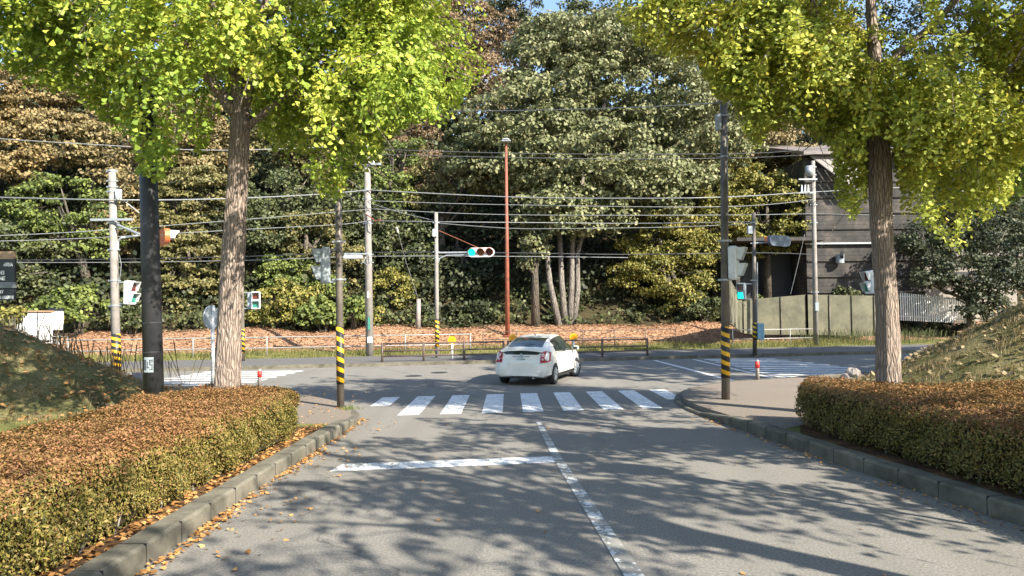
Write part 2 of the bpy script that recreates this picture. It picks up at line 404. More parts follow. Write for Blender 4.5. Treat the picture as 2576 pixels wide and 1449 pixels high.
# ------------------------------------------------------------------ terrain
def far_edge(x): return 30.6 + .22*x
def hill_z(x, y):
    q = y - far_edge(x)
    z = np.where(q < 5.2, 0.10, 0.10 + .045*(q-5.2))
    z = np.where(q > 10.0, z + .80*(1-np.cos(np.clip((q-10.0)/4.0, 0, 1)*math.pi))/2, z)
    z = np.where(q > 15, z + .60*(q-15)**1.02, z)
    top = 21.0
    z = np.where(z > top, top + (z-top)*.12, z)
    z = z + np.where(q > 9, .18*np.sin(x*.7+y*.31)*np.sin(x*.23-y*.5)*np.clip((q-9)/6, 0, 3), 0)
    return z
def mound_z(x, y):
    rl = np.sqrt((x+15.6)**2 + ((y-16.9)*1.75)**2)
    rr = np.sqrt((x-18.3)**2 + ((y-17.4)*1.4)**2)
    def f(r, Rr, H): 
        t = np.clip(1-r/Rr, 0, 1); return H*t**1.15*(1-.12*t)
    return f(rl, 7.3, 3.65) + f(rr, 9.2, 5.6)
def ground_z(x, y): return np.where(y > far_edge(x), hill_z(x, y), .14+mound_z(x, y))
def gz(x, y): return float(ground_z(np.array(float(x)), np.array(float(y))))
def grid(xs, ys, fz):
    X, Y = np.meshgrid(xs, ys); Z = fz(X, Y); ny, nx = X.shape
    mb = MB(); mb.v = list(zip(X.ravel().tolist(), Y.ravel().tolist(), Z.ravel().tolist()))
    mb.f = [(j*nx+i, j*nx+i+1, (j+1)*nx+i+1, (j+1)*nx+i) for j in range(ny-1) for i in range(nx-1)]
    return mb
# wide ground sheet under everything
struct('ground', MB().sheet([(-900, -700), (900, -700), (900, 900), (-900, 900)], -.12), M['grass_ground'])
# hill beyond the main road
def qgrid(xs, qs, extra=0.0):
    Xg, Q = np.meshgrid(xs, qs); Y = far_edge(Xg)+Q; Z = hill_z(Xg, Y)+extra; ny, nx = Xg.shape
    mb = MB(); mb.v = list(zip(Xg.ravel().tolist(), Y.ravel().tolist(), Z.ravel().tolist()))
    mb.f = [(j*nx+i, j*nx+i+1, (j+1)*nx+i+1, (j+1)*nx+i) for j in range(ny-1) for i in range(nx-1)]
    return mb
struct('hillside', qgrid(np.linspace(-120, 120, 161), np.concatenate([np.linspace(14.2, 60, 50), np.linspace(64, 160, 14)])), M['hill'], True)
struct('leafy_bank', qgrid(np.linspace(-120, 120, 241), np.linspace(8.7, 14.2, 10)), M['bank'], True)
struct('grass_verge', qgrid(np.linspace(-120, 120, 201), np.linspace(5.2, 8.7, 8)), M['grass_ground'], True)
# asphalt: one sheet carries the side road, the junction and the main road
struct('road', MB().sheet([(-140, -40), (140, -40), (140, far_edge(140)), (-140, far_edge(-140))], 0.0), M['asphalt'])
# far footpath with its kerb
def fq(x, q): return (x, far_edge(x)+q)
struct('far_footpath', MB().prism([fq(-120, .16), fq(120, .16), fq(120, 5.2), fq(-120, 5.2)], -.1, .135), M['asphalt_far'])
struct('far_kerb', MB().prism([fq(-120, 0), fq(120, 0), fq(120, .158), fq(-120, .158)], -.1, .15), M['concrete'])

# near corners
def arc(p0, p1, p2, n=10):          # quadratic curve
    return [((1-t)**2*p0[0]+2*t*(1-t)*p1[0]+t*t*p2[0], (1-t)**2*p0[1]+2*t*(1-t)*p1[1]+t*t*p2[1]) for t in [i/n for i in range(n+1)]]
KL = [(-3.2, -12), (-3.22, -4), (-3.24, 0), (-3.24, 4), (-3.24, 6), (-3.23, 8), (-3.2, 10), (-3.15, 12), (-3.12, 13.4)] + arc((-3.12, 14), (-3.3, 17.6), (-8.5, 20.3), 12)
KLx = KL + [(-14, 21.3), (-30, 21.3), (-100, 21.3)]
KR = [(6.6, -12), (6.0, 0), (5.6, 4), (5.3, 6.2), (4.95, 8), (4.62, 10), (4.35, 12), (4.12, 13.6)] + arc((3.95, 14.6), (3.2, 19.3), (7.5, 21.1), 12)
KRx = KR + [(11, 22.8), (16, 24.4), (30, 27), (100, 40)]
def inset(line, side, w):           # offset a polyline sideways
    out = []
    for i, p in enumerate(line):
        a = Vector(line[max(i-1, 0)]); b = Vector(line[min(i+1, len(line)-1)]); t = (b-a).normalized()
        n = Vector((-t.y, t.x))*side; out.append((p[0]+n.x*w, p[1]+n.y*w))
    return out
def kerb(line, side, hs, w=.2):
    """a row of kerb stones with dark joints; hs = height along the line"""
    w = .24; inn = inset(line, side, w); bv = inset(line, side, .03); mb = MB(); vs = []
    for p, b, q, h in zip(line, bv, inn, hs):
        vs += [(p[0], p[1], -.1), (p[0], p[1], h-.025), (b[0], b[1], h), (q[0], q[1], h), (q[0], q[1], -.1)]
    fs = []
    for i in range(len(line)-1):
        for k in range(4):
            a = i*5+k; fs.append((a, a+1, a+6, a+5) if side > 0 else (a, a+5, a+6, a+1))
    return mb.add(vs, fs)
def refine(line, step=.2):
    out = [line[0]]
    for a, b in zip(line, line[1:]):
        d = math.dist(a, b); n = max(1, int(d/step))
        out += [(a[0]+(b[0]-a[0])*k/n, a[1]+(b[1]-a[1])*k/n) for k in range(1, n+1)]
    return out
def kh(p, full=.20, low=.15): 
    t = min(max((p[1]-13.0)/2.0, 0), 1)
    return full + (.05-full)*t if p[1] < 17.5 else .05 + (low-.05)*min((p[1]-17.5)/2.5, 1)
def jitter(h, i): return h + .004*math.sin(i*1.7)
for nm, ln, sd in (('left_kerb', KLx, 1), ('right_kerb', KRx, -1)):
    rl = refine(ln, .25); hs = [jitter(kh(p), i) for i, p in enumerate(rl)]
    o = struct(nm, kerb(rl, sd, hs), M['concrete']); autosmooth(o, 30)
# joints between the kerb stones
mbj = MB()
for ln, sd in ((KL[:9], 1), (KR[:8], -1)):
    rl = refine(ln, .05); acc = 0; last = rl[0]
    for i in range(1, len(rl)):
        acc += math.dist(rl[i], rl[i-1])
        if acc > .62:
            acc = 0; a = Vector(rl[i]); t = (Vector(rl[i])-Vector(rl[i-1])).normalized(); n = Vector((-t.y, t.x))*sd
            c = a+n*.118; h = kh(rl[i])
            mbj.box((c.x, c.y, h/2-.03), (.243, .007, h+.062), rz=math.atan2(n.y, n.x))
struct('kerb_joints', mbj, M['dark'])
# land behind the kerbs, with the two turf mounds standing on it
INL = inset(KLx, 1, .2); INR = inset(KRx, -1, .2)
struct('left_verge', MB().prism([(-100, -12)] + INL, -.1, .14), M['grass_ground'])
struct('right_verge', MB().prism(INR[::-1] + [(100, -12)][::-1], -.1, .14), M['grass_ground'])
def mound_mesh(cx, cy, Rx, Ry):
    mb = MB(); V = []; F = []; na = 90; nr = 26
    for j in range(nr+1):
        for i in range(na):
            t = j/nr; a = 2*math.pi*i/na; x = cx+math.cos(a)*Rx*t; y = cy+math.sin(a)*Ry*t
            z = gz(x, y) + (.05*math.sin(x*2.3+y*1.1)*math.sin(y*2.9-x) + .03*math.sin(x*5.1)*math.sin(y*6.3))*min(1, (1-t)*4) - (.05 if j == nr else -.004)
            V.append((x, y, z))
    for j in range(nr):
        for i in range(na):
            k = (i+1) % na
            F.append((j*na+i, (j+1)*na+i, (j+1)*na+k, j*na+k))
    return mb.add(V, F)
struct('left_mound', mound_mesh(-15.6, 16.9, 7.4, 7.4/1.75), M['mound'], True)
struct('right_mound', mound_mesh(18.3, 17.4, 9.3, 9.3/1.4), M['mound'], True)
# pavement on the two corners, soil strips under the hedges
def cut(line, y0): return [p for p in line if p[1] >= y0]
pl = cut(inset(KL, 1, .192), 12.9)
struct('left_pavement', MB().prism((pl + [(-11, 20.9), (-13, 20.9), (-9.4, 18.4), (-6.4, 15.6), (-6.1, 13.4), (-3.5, 13.2)]), 0, .144), M['asphalt_side'])
pr = cut(inset(KR, -1, .192), 11.9)
struct('right_pavement', MB().prism((pr + [(10.8, 22.4), (12.2, 22.9), (12.4, 20.5), (9.5, 17.2), (8.6, 14.3), (5.2, 12.6)])[::-1], 0, .144), M['asphalt_side'])
struct('left_soil_strip', MB().sheet([(-3.42, -11), (-3.42, 6), (-3.35, 12.8), (-6.1, 13.2), (-6.4, -11)], .143), M['soil'])
struct('right_soil_strip', MB().sheet([(6.75, -11), (5.85, 4), (5.55, 6.2), (5.1, 8.4), (4.75, 11.6), (5.5, 13.4), (9.3, 12.2), (9.6, -11)][::-1], .143), M['soil'])
# ------------------------------------------------------------------ road markings
def quad(a, b, c, d, z=.004): return [(a[0], a[1], z), (b[0], b[1], z), (c[0], c[1], z), (d[0], d[1], z)]
mk = MB()
for i in range(9):
    x0 = -3.42 + .91*i; yn = 15.15 + (x0+2.5)*.135; yf = 18.6 + (x0+2.5)*.17
    if i == 0: yn = 16.7
    if i == 8: yn = 17.5
    sh = -.02
    mk.sheet(quad((x0, yn), (x0+.46, yn+.06), (x0+.44, yf+.06), (x0-.02, yf)))
struct('side_road_crossing', mk, M['paint'])
mk = MB()
for i in range(12):                                # crossing over the main road, left
    y = 21.75 + i*.86; x0 = -12.4+.06*i; x1 = -8.5+.05*i
    if y > 27.6: x0 += .0
    sl_ = .10
    ya = min(y, far_edge(x0)-.8)
    mk.sheet(quad((x0, y), (x1, y+sl_), (x1, y+.45+sl_), (x0, y+.45))) if y+.6 < far_edge(x0) else None
struct('left_crossing', mk, M['paint'])
mk = MB()
for i in range(11):
    y = 22.9 + i*.87; x0 = 8.75; x1 = 10.4 + min(i*.75, 2.4) - max(0, i-6)*.2
    mk.sheet(quad((x0, y), (x1, y-.05), (x1, y+.40), (x0, y+.45)))
mk.sheet(quad((8.42, 22.6), (8.58, 22.6), (8.36, 32.0), (8.2, 32.0)))
mk.sheet(quad((6.86, 21.7), (7.04, 21.7), (6.5, 31.6), (6.32, 31.6)))
struct('right_crossing', mk, M['paint'])
mk = MB()
a0 = G(828, 1187); a1 = G(862, 1168); b0 = G(1415, 1163); b1 = G(1400, 1148)
mk.sheet(quad(a0, b0, b1, a1, .004))
struct('stop_line', mk, M['paint'])
c0 = G(1582, 1449); c1 = G(1632, 1449); t0 = G(1348, 1062); t1 = G(1361, 1062)
dl = (c0-t0); dr = (c1-t1)
cl = [c0+dl*.8, c1+dr*.8, G(1413, 1152), t1, t0, G(1390, 1152)]
mk = MB(); mk.sheet(quad(cl[0], cl[1], cl[2], cl[5], .008)); mk.sheet(quad(cl[5], cl[2], cl[3], cl[4], .008))
struct('centre_line', mk, M['paint_worn'])
# iron covers and dark repair seams in the asphalt
def one_cover(p, r, lab):
    mb = MB().tube([(p.x, p.y, -.01), (p.x, p.y, .006)], r, 20)
    return one('manhole_cover', mb, M['dark'], lab, 'manhole cover', (p.x, p.y, 0))
one_cover(G(1040, 946), .3, 'small dark iron cover flush in the junction asphalt left of the car')
one_cover(G(1105, 937.5), .32, 'rusty iron cover in the junction asphalt nearest the yellow marker')

# ------------------------------------------------------------------ poles
def pole(name, label, cat, base, top, d, rb, rt, mt, group=None, z0=None, seg=14):
    """base and top are picture points; the pole stands at distance d"""
    b = P(base[0], base[1], d); t = P(top[0], top[1], d)
    zb = z0 if z0 is not None else gz(b.x, b.y)-.05
    loc = (b.x, b.y, zb)
    th = thing(name, label, cat, loc, group)
    mb = MB().tube([(b.x, b.y, zb), ((b.x+t.x)/2, b.y, (zb+t.z)/2), (t.x, b.y, t.z)], [rb, (rb+rt)/2, rt], seg)
    part('pole', mb, mt, th, True)
    ax = lambda z: Vector((b.x+(t.x-b.x)*(z-zb)/(t.z-zb), b.y, z))
    rr = lambda z: rb+(rt-rb)*(z-zb)/(t.z-zb)
    return th, ax, rr
def stripes(th, ax, rr, z0, z1):
    mb = MB().tube([ax(z0), ax(z1)], [rr(z0)+.006, rr(z1)+.006], 16)
    return part('warning_stripe_band', mb, M['stripe'], th, True)
def band(th, ax, rr, z, h=.04, ex=.012, mt=None, bolts=True):
    mb = MB().tube([ax(z-h/2), ax(z+h/2)], rr(z)+ex, 14)
    if bolts: 
        c = ax(z); r = rr(z)+ex
        mb.box(c+Vector((r+.03, 0, 0)), (.07, .03, h*1.1)); mb.box(c-Vector((r+.03, 0, 0)), (.07, .03, h*1.1))
    return part('clamp_band', mb, mt or M['galv'], th)
def zat(y, x, d): return P(x, y, d).z
def rotz(v, a): return Matrix.Rotation(a, 3, 'Z') @ Vector(v)
def ped_signal(th, ax, rr, side, zc, yaw, lit, out=.33, s=1.0, hs=None):
    """two-lamp pedestrian signal held by two brackets; yaw turns its face (0 = towards -Y)"""
    hs = hs or M['greybox']; pc = ax(zc); c = pc+Vector((side*out, -.03, 0)); m = Matrix.Rotation(yaw, 3, 'Z')
    for dz in (.36*s, -.36*s):
        mb = MB().box((pc+c)/2+Vector((0, .05, dz)), (abs(out)+.1, .05, .045)); part('bracket', mb, M['galv'], th)
    hb = MB().box(c, (.40*s, .20*s, .80*s), M=m, bev=.035)
    h = part('pedestrian_signal', hb, hs, th); 
    for i, dz in enumerate((.19*s, -.19*s)):
        fc = c + m @ Vector((0, -.105*s, dz))
        lm = MB().box(fc, (.27*s, .02, .27*s), M=m, bev=.008)
        part('lens', lm, M['lens_off_r'] if i == 0 else (M['green'] if lit else M['green_off']), h)
        vb = MB(); q = .2*s
        for sx in (-1, 1):
            vb.add([fc+m @ Vector((sx*.155*s, 0, -.12*s)), fc+m @ Vector((sx*.155*s, 0, .16*s)), fc+m @ Vector((sx*.155*s, -q, .16*s)), fc+m @ Vector((sx*.155*s, -q*.45, -.12*s)),
                    fc+m @ Vector((sx*.145*s, 0, -.12*s)), fc+m @ Vector((sx*.145*s, 0, .16*s)), fc+m @ Vector((sx*.145*s, -q, .16*s)), fc+m @ Vector((sx*.145*s, -q*.45, -.12*s))],
                   [(0,1,2,3), (7,6,5,4), (0,3,7,4), (1,5,6,2), (3,2,6,7), (0,4,5,1)])
        vb.box(fc+m @ Vector((0, -q/2, .165*s)), (.32*s, q, .012), M=m)
        part('visor', vb, M['white'] if hs is M['white'] else hs, h)
    return h
def car_signal(th, c, yaw, lit, hs, s=1.0, roof=None):
    """three-lamp horizontal vehicle signal with hoods, built round its centre c"""
    m = Matrix.Rotation(yaw, 3, 'Z'); hb = MB(); w = .40*s; h = .21*s; dp = .07*s; n = 10
    prof = [(-w + math.cos(a)*h, math.sin(a)*h) for a in [math.pi/2+math.pi*i/n for i in range(n+1)]] + \
           [(w + math.cos(a)*h, math.sin(a)*h) for a in [-math.pi/2+math.pi*i/n for i in range(n+1)]]
    k = len(prof); v = [c+m @ Vector((x, y_, z)) for y_ in (-dp, dp) for x, z in prof]
    hb.add(v, [tuple(range(k)), tuple(range(2*k-1, k-1, -1))]+[(i, k+i, k+(i+1) % k, (i+1) % k) for i in range(k)])
    hq = part('vehicle_signal', hb, hs, th)
    for i, x in enumerate((-.40*s, 0, .40*s)):
        fc = c+m @ Vector((x, -dp-.006, 0)); ax_ = m @ Vector((0, -1, 0))
        lens = MB().disc(fc, ax_, .150*s, .03, 20)
        part('lens', lens, [M['green'] if lit else M['green_off'], M['lens_off_y'], M['lens_off_r']][i], hq)
        vb = MB(); nn = 14; rads = .172*s; vv = []; ff = []
        for j in range(nn+1):
            a = R(-20)+R(220)*j/nn
            for r_, yy in ((rads, 0), (rads, -.26*s), (rads-.008, -.26*s), (rads-.008, 0)):
                lenf = 1 if yy == 0 else (.45+.55*max(0, math.sin(a)))
                vv.append(fc+m @ Vector((math.cos(a)*r_, yy*lenf, math.sin(a)*r_)))
        for j in range(nn):
            for q in range(4):
                a_ = j*4+q; b_ = j*4+(q+1) % 4; ff.append((a_, b_, b_+4, a_+4))
        vb.add(vv, ff); part('visor', vb, roof or hs, hq)
    return hq
TSP = 'striped signal poles round the junction'
# C: near left
th, ax, rr = pole('signal_pole', 'brown striped signal pole nearest on the left of the near zebra crossing', 'signal pole', (857, 1037), (850, 385), 15.5, .083, .07, M['pole_steel'], TSP, .1)
stripes(th, ax, rr, zat(966, 857, 15.5), zat(822, 855, 15.5))
for y in (608, 703): band(th, ax, rr, zat(y, 853, 15.5))
ped_signal(th, ax, rr, -1, zat(668, 853, 15.5), R(-72), False, .30)
# G: near right
th, ax, rr = pole('signal_pole', 'tall striped signal pole on the right pavement corner with a bright signal box', 'signal pole', (1826, 1019), (1820, 215), 16.3, .098, .08, M['pole_steel'], TSP, .1)
stripes(th, ax, rr, zat(950, 1826, 16.3), zat(822, 1825, 16.3))
for y in (255, 292, 395, 606, 704): band(th, ax, rr, zat(y, 1821, 16.3))
ped_signal(th, ax, rr, 1, zat(662, 1823, 16.3), R(62), False, .20, .98, M['white'])
c = ax(zat(308, 1810, 16.3)); part('junction_box', MB().box(c+Vector((-.13, 0, 0)), (.11, .16, .40), bev=.01), M['greybox'], th)
part('wire_bracket', MB().tube([ax(zat(262, 1820, 16.3))+Vector((.08, 0, 0)), ax(zat(262, 1820, 16.3))+Vector((.30, -.05, -.05)), ax(zat(262, 1820, 16.3))+Vector((.36, -.05, -.22))], .018, 6), M['galv'], th)
# B: left by the mound
dB = 24.5
th, ax, rr = pole('signal_pole', 'concrete signal pole behind the left mound with an orange hooded signal', 'signal pole', (293, 1000), (282, 430), dB, .15, .12, M['pole_conc'], TSP)
stripes(th, ax, rr, zat(936, 291, dB), zat(840, 290, dB))
for y in (430, 455, 470, 482, 561, 628, 706, 769): band(th, ax, rr, zat(y, 286, dB), .07 if y == 430 else .05, .02)
p0 = P(228, 552, dB-.2); p1 = P(334, 553, dB-.2); part('crossarm', MB().box((p0+p1)/2, (p1.x-p0.x, .08, .08)), M['galv'], th)
part('brace', MB().tube([P(296, 566, dB-.15), P(352, 590, dB-.5)], .045, 8), M['galv'], th)
part('signal_arm', MB().tube([P(296, 626, dB), P(297, 606, dB), P(306, 598, dB-.1), P(352, 592, dB-.3), P(400, 592, dB-.4)], .035, 8), M['white'], th)
part('stay', MB().tube([P(312, 505, dB), P(350, 535, dB)], .02, 6), M['galv'], th)
part('transformer', MB().tube([P(298, 477, dB-.1), P(298, 504, dB-.1)], .11, 12), M['white'], th, True)
car_signal(th, P(410, 597, dB-.4), R(128), False, M['orange'], 1.25, M['white'])
ped_signal(th, ax, rr, 1, zat(737, 288, dB), R(74), False, .55, 1.05, M['white'])
part('cable', MB().tube([P(300, 640, dB-.2), P(305, 665, dB-.2), P(303, 690, dB-.2), P(298, 712, dB-.2)], .012, 6), M['wire'], th)
# K: beyond the left ginkgo
dK = 31.5
th, ax, rr = pole('signal_pole', 'slim steel signal pole half hidden behind the left ginkgo trunk, its signal facing us', 'signal pole', (611, 922), (609, 700), dK, .09, .08, M['pole_steel'], TSP)
stripes(th, ax, rr, zat(888, 611, dK), zat(828, 611, dK))
h = ped_signal(th, ax, rr, 1, zat(756, 610, dK), R(18), False, .62, 1.0, M['white'])
part('junction_box', MB().box(P(632, 757, dK+.02), (.30, .18, .70), bev=.02), M['greybox'], th)
# E: far centre with the green signal
dE = 32.8
th, ax, rr = pole('signal_pole', 'thin grey signal pole on the far footpath whose arm holds the lit green light', 'signal pole', (1100, 905), (1097, 535), dE, .10, .085, M['pole_conc'], TSP)
stripes(th, ax, rr, zat(872, 1100, dE), zat(803, 1100, dE))
for y in (560, 634, 650): band(th, ax, rr, zat(y, 1098, dE))
part('signal_arm', MB().tube([P(1098, 636, dE), P(1180, 635, dE-.1)], .045, 8), M['galv'], th)
part('lower_arm', MB().tube([P(1101, 662, dE), P(1106, 650, dE), P(1122, 643, dE), P(1180, 641, dE-.1)], .035, 8), M['galv'], th)
part('stay_rod', MB().tube([P(1104, 580, dE), P(1205, 624, dE-.1)], .014, 6), M['rust'], th)
part('junction_box', MB().box(P(1094, 586, dE-.16), (.22, .16, .36), bev=.02), M['white'], th)
car_signal(th, P(1210, 635, dE-.15), R(-5), True, M['white'], 1.05, M['orange'])
# H: far right, in shade
dH = 33.0
th, ax, rr = pole('signal_pole', 'dark shaded signal pole on the far right footpath with a pale blue control box', 'signal pole', (1899, 896), (1896, 535), dH, .10, .085, M['pole_steel'], TSP)
stripes(th, ax, rr, zat(856, 1898, dH), zat(812, 1898, dH))
for y in (560, 612, 705): band(th, ax, rr, zat(y, 1897, dH))
ped_signal(th, ax, rr, -1, zat(733, 1898, dH), R(-35), True, .62, 1.0)
part('junction_box', MB().box(P(1886, 579, dH-.1), (.22, .18, .38), bev=.02), M['greybox'], th)
part('control_box', MB().box(P(1913, 834, dH-.1), (.30, .22, .78), bev=.02), simple('pale_blue_box', (.22, .38, .46), .5), th)
part('signal_arm', MB().tube([P(1898, 612, dH), P(1960, 608, dH-.1)], .04, 8), M['galv'], th)
car_signal(th, P(1960, 606, dH-.2), R(-150), False, M['shaded_grey'], 1.2, M['orange'])
part('conduit', MB().tube([P(1905, 815, dH-.05), P(1905, 660, dH-.05)], .025, 6), M['galv'], th)
# right, behind the ginkgo trunk
dV = 24.0
th, ax, rr = pole('signal_pole', 'signal pole behind the right ginkgo trunk, its two-lamp signal peeping out left', 'signal pole', (2222, 930), (2218, 640), dV, .085, .08, M['pole_steel'], TSP)
ped_signal(th, ax, rr, -1, zat(710, 2220, dV), R(-78), False, .42, 1.0, M['white'])
# A: near black pole behind the hedge
dA = 13.6
th, ax, rr = pole('utility_pole', 'thick black sheathed utility pole behind the left hedge, with a pale number plate', 'utility pole', (389, 1030), (366, 120), dA, .19, .15, M['pole_black'], None, .1, 20)
for y in (812, 730, 885): band(th, ax, rr, zat(y, 380, dA), .02, .004, M['pole_black'], False)
c = ax(zat(916, 388, dA)); rp = rr(c.z)+.004
pm = MB(); vv = []; ff = []
for j in range(9):
    a = R(-118)+R(58)*j/8
    for dz in (-.145, .145): vv.append(c+Vector((math.cos(a)*rp, math.sin(a)*rp, dz)))
for j in range(8): ff.append((2*j, 2*j+2, 2*j+3, 2*j+1))
pm.add(vv, ff); plate = part('number_plate', pm, M['greybox'], th)
tm = MB()
def on_plate(a, z, w, h_):
    q = c+Vector((math.cos(R(a))*(rp+.003), math.sin(R(a))*(rp+.003), z))
    tm.box(q, (w, .004, h_), rz=R(a+90))
for a_, z_, w_, h_ in ((-112, 0, .012, .2), (-104, 0, .012, .2), (-94, .0, .012, .12), (-91, -.055, .05, .012), (-80, .05, .012, .10), (-74, .09, .05, .012), (-71, 0, .05, .012), (-68, -.05, .012, .09), (-74, -.09, .05, .012)):
    on_plate(a_, z_, w_, h_)
part('plate_digits', tm, M['signblack'], plate)
part('transformer', MB().tube([P(388, 185, dA-.3), P(388, 235, dA-.3)], .16, 14), M['greybox'], th, True)
# D: far concrete pole with wires
dD = 34.5
th, ax, rr = pole('utility_pole', 'pale concrete utility pole beyond the junction where all the overhead cables meet', 'utility pole', (930, 902), (923, 330), dD, .20, .14, M['pole_conc'], 'concrete utility poles')
for y in (420, 478, 500, 540, 562, 640, 660): band(th, ax, rr, zat(y, 926, dD), .05, .02)
part('crossarm', MB().box(P(926, 413, dD-.2), (1.3, .09, .09)), M['galv'], th)
part('insulator_arm', MB().tube([P(918, 537, dD-.1), P(945, 556, dD-.6), P(958, 552, dD-.7)], .03, 6), M['rust'], th)
lf = part('street_light', MB().box(P(888, 647, dD-.4), (.95, .2, .2), bev=.05), M['white'], th)
part('lamp_housing', MB().box(P(895, 639, dD-.36), (1.1, .24, .06)), M['greybox'], lf)
part('cable_loops', MB().tube([P(922, 640, dD-.25), P(915, 660, dD-.3), P(924, 668, dD-.3), P(934, 655, dD-.3), P(930, 640, dD-.25), P(918, 652, dD-.3), P(908, 664, dD-.3)], .022, 6), M['galv'], th)
part('notice', MB().box(P(931, 855, dD-.215), (.25, .02, .30)), M['white'], th)
part('green_marker', MB().box(P(928, 813, dD-.205), (.10, .02, .62)), simple('green_plate', (.05, .25, .18), .5), th)
part('small_plate', MB().box(P(926, 741, dD-.20), (.09, .02, .30)), M['white'], th)
for k in range(4): part('step_bolt', MB().tube([P(921+(k % 2)*10, 700+k*25, dD), P(916+(k % 2)*20, 700+k*25, dD)], .012, 5), M['galv'], th)
for dx in (-14, 0, 14): part('insulator', MB().tube([P(926+dx, 411, dD-.2), P(926+dx, 404, dD-.2)], [.05, .03], 8), M['white'], th)
# I: concrete pole in front of the dark building
dI = 41.0
th, ax, rr = pole('utility_pole', 'thin pale concrete utility pole standing before the dark timber building', 'utility pole', (2053, 870), (2045, 405), dI, .15, .11, M['pole_conc'], 'concrete utility poles')
for y in (420, 440, 515, 560, 735): band(th, ax, rr, zat(y, 2047, dI), .05, .02)
part('transformer', MB().tube([P(2035, 418, dI-.15), P(2035, 442, dI-.15)], .22, 12), M['galv'], th, True)
part('crossarm', MB().box(P(2032, 451, dI-.2), (1.1, .08, .08)), M['galv'], th)
for dx in (-16, -8, 0): part('insulator', MB().tube([P(2033+dx, 485, dI-.2), P(2033+dx, 465, dI-.2)], [.07, .03], 8), M['white'], th)
part('crossarm', MB().box(P(2030, 485, dI-.2), (.9, .08, .08)), M['galv'], th)
part('meter_box', MB().box(P(2054, 772, dI-.2), (.22, .15, .5), bev=.02), M['greybox'], th)
# F: red lamp post
dF = 42.5
th, ax, rr = pole('street_lamp', 'tall rust-red lamp post with a small flat lamp head, behind the white car', 'street lamp', (1277, 852), (1273, 362), dF, .15, .075, M['rust'], None)
hd = part('lamp_head', MB().box(P(1273, 356, dF-.1), (.60, .5, .12), bev=.05), M['galv'], th)
part('lamp_cap', MB().tube([P(1273, 352, dF-.1), P(1273, 349, dF-.1)], [.28, .16], 12), M['white'], hd)
part('base_plate', MB().box(ax(gz(ax(0).x, ax(0).y)+.03), (.5, .5, .06)), M['rust'], th)
# O: stub post with guy
dO = 43.0
th, ax, rr = pole('anchor_post', 'short pale wooden post in the bank with a guy wire rising left from its top', 'post', (1052, 850), (1053, 752), dO, .16, .13, M['pole_conc'], None)
part('guy_wire', MB().tube([P(1053, 755, dO), P(1020, 655, dO-2), P(998, 572, dO-4)], .022, 6), M['wire'], th)
part('guy_guard', MB().tube([P(1001, 585, dO-3.8), P(998, 572, dO-4)], .06, 6), M['white'], th)
# J: round sign
dJ = 20.0
b = P(536, 950, dJ); th = thing('round_sign', 'round grey sign seen from its edge on a white post, left of the ginkgo trunk', 'sign', (b.x, b.y, .1))
part('post', MB().tube([(b.x, b.y, .1), P(535, 768, dJ)], .05, 10), M['white'], th, True)
m_ = Matrix.Rotation(R(76), 3, 'Z'); nn_ = m_ @ Vector((0, -1, 0))
dk = part('sign_disc', MB().disc(P(531, 798, dJ-.06), nn_, .33, .03, 28), M['greybox'], th)
part('rim', MB().tube([P(531, 798, dJ-.06)+m_ @ Vector((math.cos(a)*.33, 0, math.sin(a)*.33)) for a in [2*math.pi*i/28 for i in range(29)]], .018, 6, False), M['galv'], dk)
# L: bollards
for x, yb, yt, d, lab in ((653, 972, 928, 20.6, 'grey bollard with a red band behind the end of the left hedge'), (1906, 966, 905, 20.8, 'grey bollard with a red band on the right corner beside the striped pole')):
    b = P(x, yb, d); zt = P(x, yt, d).z
    th = thing('bollard', lab, 'bollard', (b.x, b.y, .1), 'bollards with red bands')
    part('post', MB().tube([(b.x, b.y, .1), (b.x, b.y, zt-.05), (b.x, b.y, zt)], [.057, .057, .035], 12), M['pole_conc'], th, True)
    part('red_band', MB().tube([(b.x, b.y, zt-.24), (b.x, b.y, zt-.06)], .064, 12), M['red'], th, True)
# ------------------------------------------------------------------ overhead wires
def wire(label, pts, r=.022, mt=None, sag=0.0):
    P3 = [P(*p) for p in pts]; out = []
    for i in range(len(P3)-1):                       # smooth curve through the points
        a = P3[max(i-1, 0)]; b = P3[i]; c = P3[i+1]; d = P3[min(i+2, len(P3)-1)]
        for k in range(8):
            t = k/8; out.append(.5*((2*b)+(c-a)*t+(2*a-5*b+4*c-d)*t*t+(3*b-a-3*c+d)*t**3))
    out.append(P3[-1])
    one('overhead_wire', MB().tube(out, r*.72, 6), mt or M['wire'], label, 'overhead wire', P3[0], 'overhead wires', True)
wire('thick cable from the left edge past the left striped pole to the central pole', [(-60, 495, 26), (287, 503, 24.3), (560, 500, 28), (800, 489, 32), (925, 478, 34.3)], .035)
wire('thick pale cable from the central concrete pole to the tall right pole and beyond', [(925, 478, 34.3), (1270, 495, 34), (1560, 499, 33), (1820, 496, 33), (2046, 483, 41), (2300, 470, 44)], .035)
wire('second cable below the thick one, right of the central concrete pole', [(927, 505, 34.3), (1270, 515, 34), (1820, 520, 34), (2047, 502, 40.9)], .022)
wire('third cable down, right of the central concrete pole', [(927, 525, 34.3), (1270, 540, 34), (1820, 541, 35), (2048, 538, 40.9), (2250, 542, 43)], .022)
wire('cable through the top of the green light pole running right', [(927, 555, 34.3), (1098, 558, 32.8), (1350, 560, 34), (1600, 562, 35), (1896, 558, 33)], .026)
wire('thin cable just under the green light pole top running right', [(1098, 561, 32.8), (1275, 574, 32.6), (1420, 575, 32.6), (1700, 571, 32.8), (1896, 562, 33)], .02)
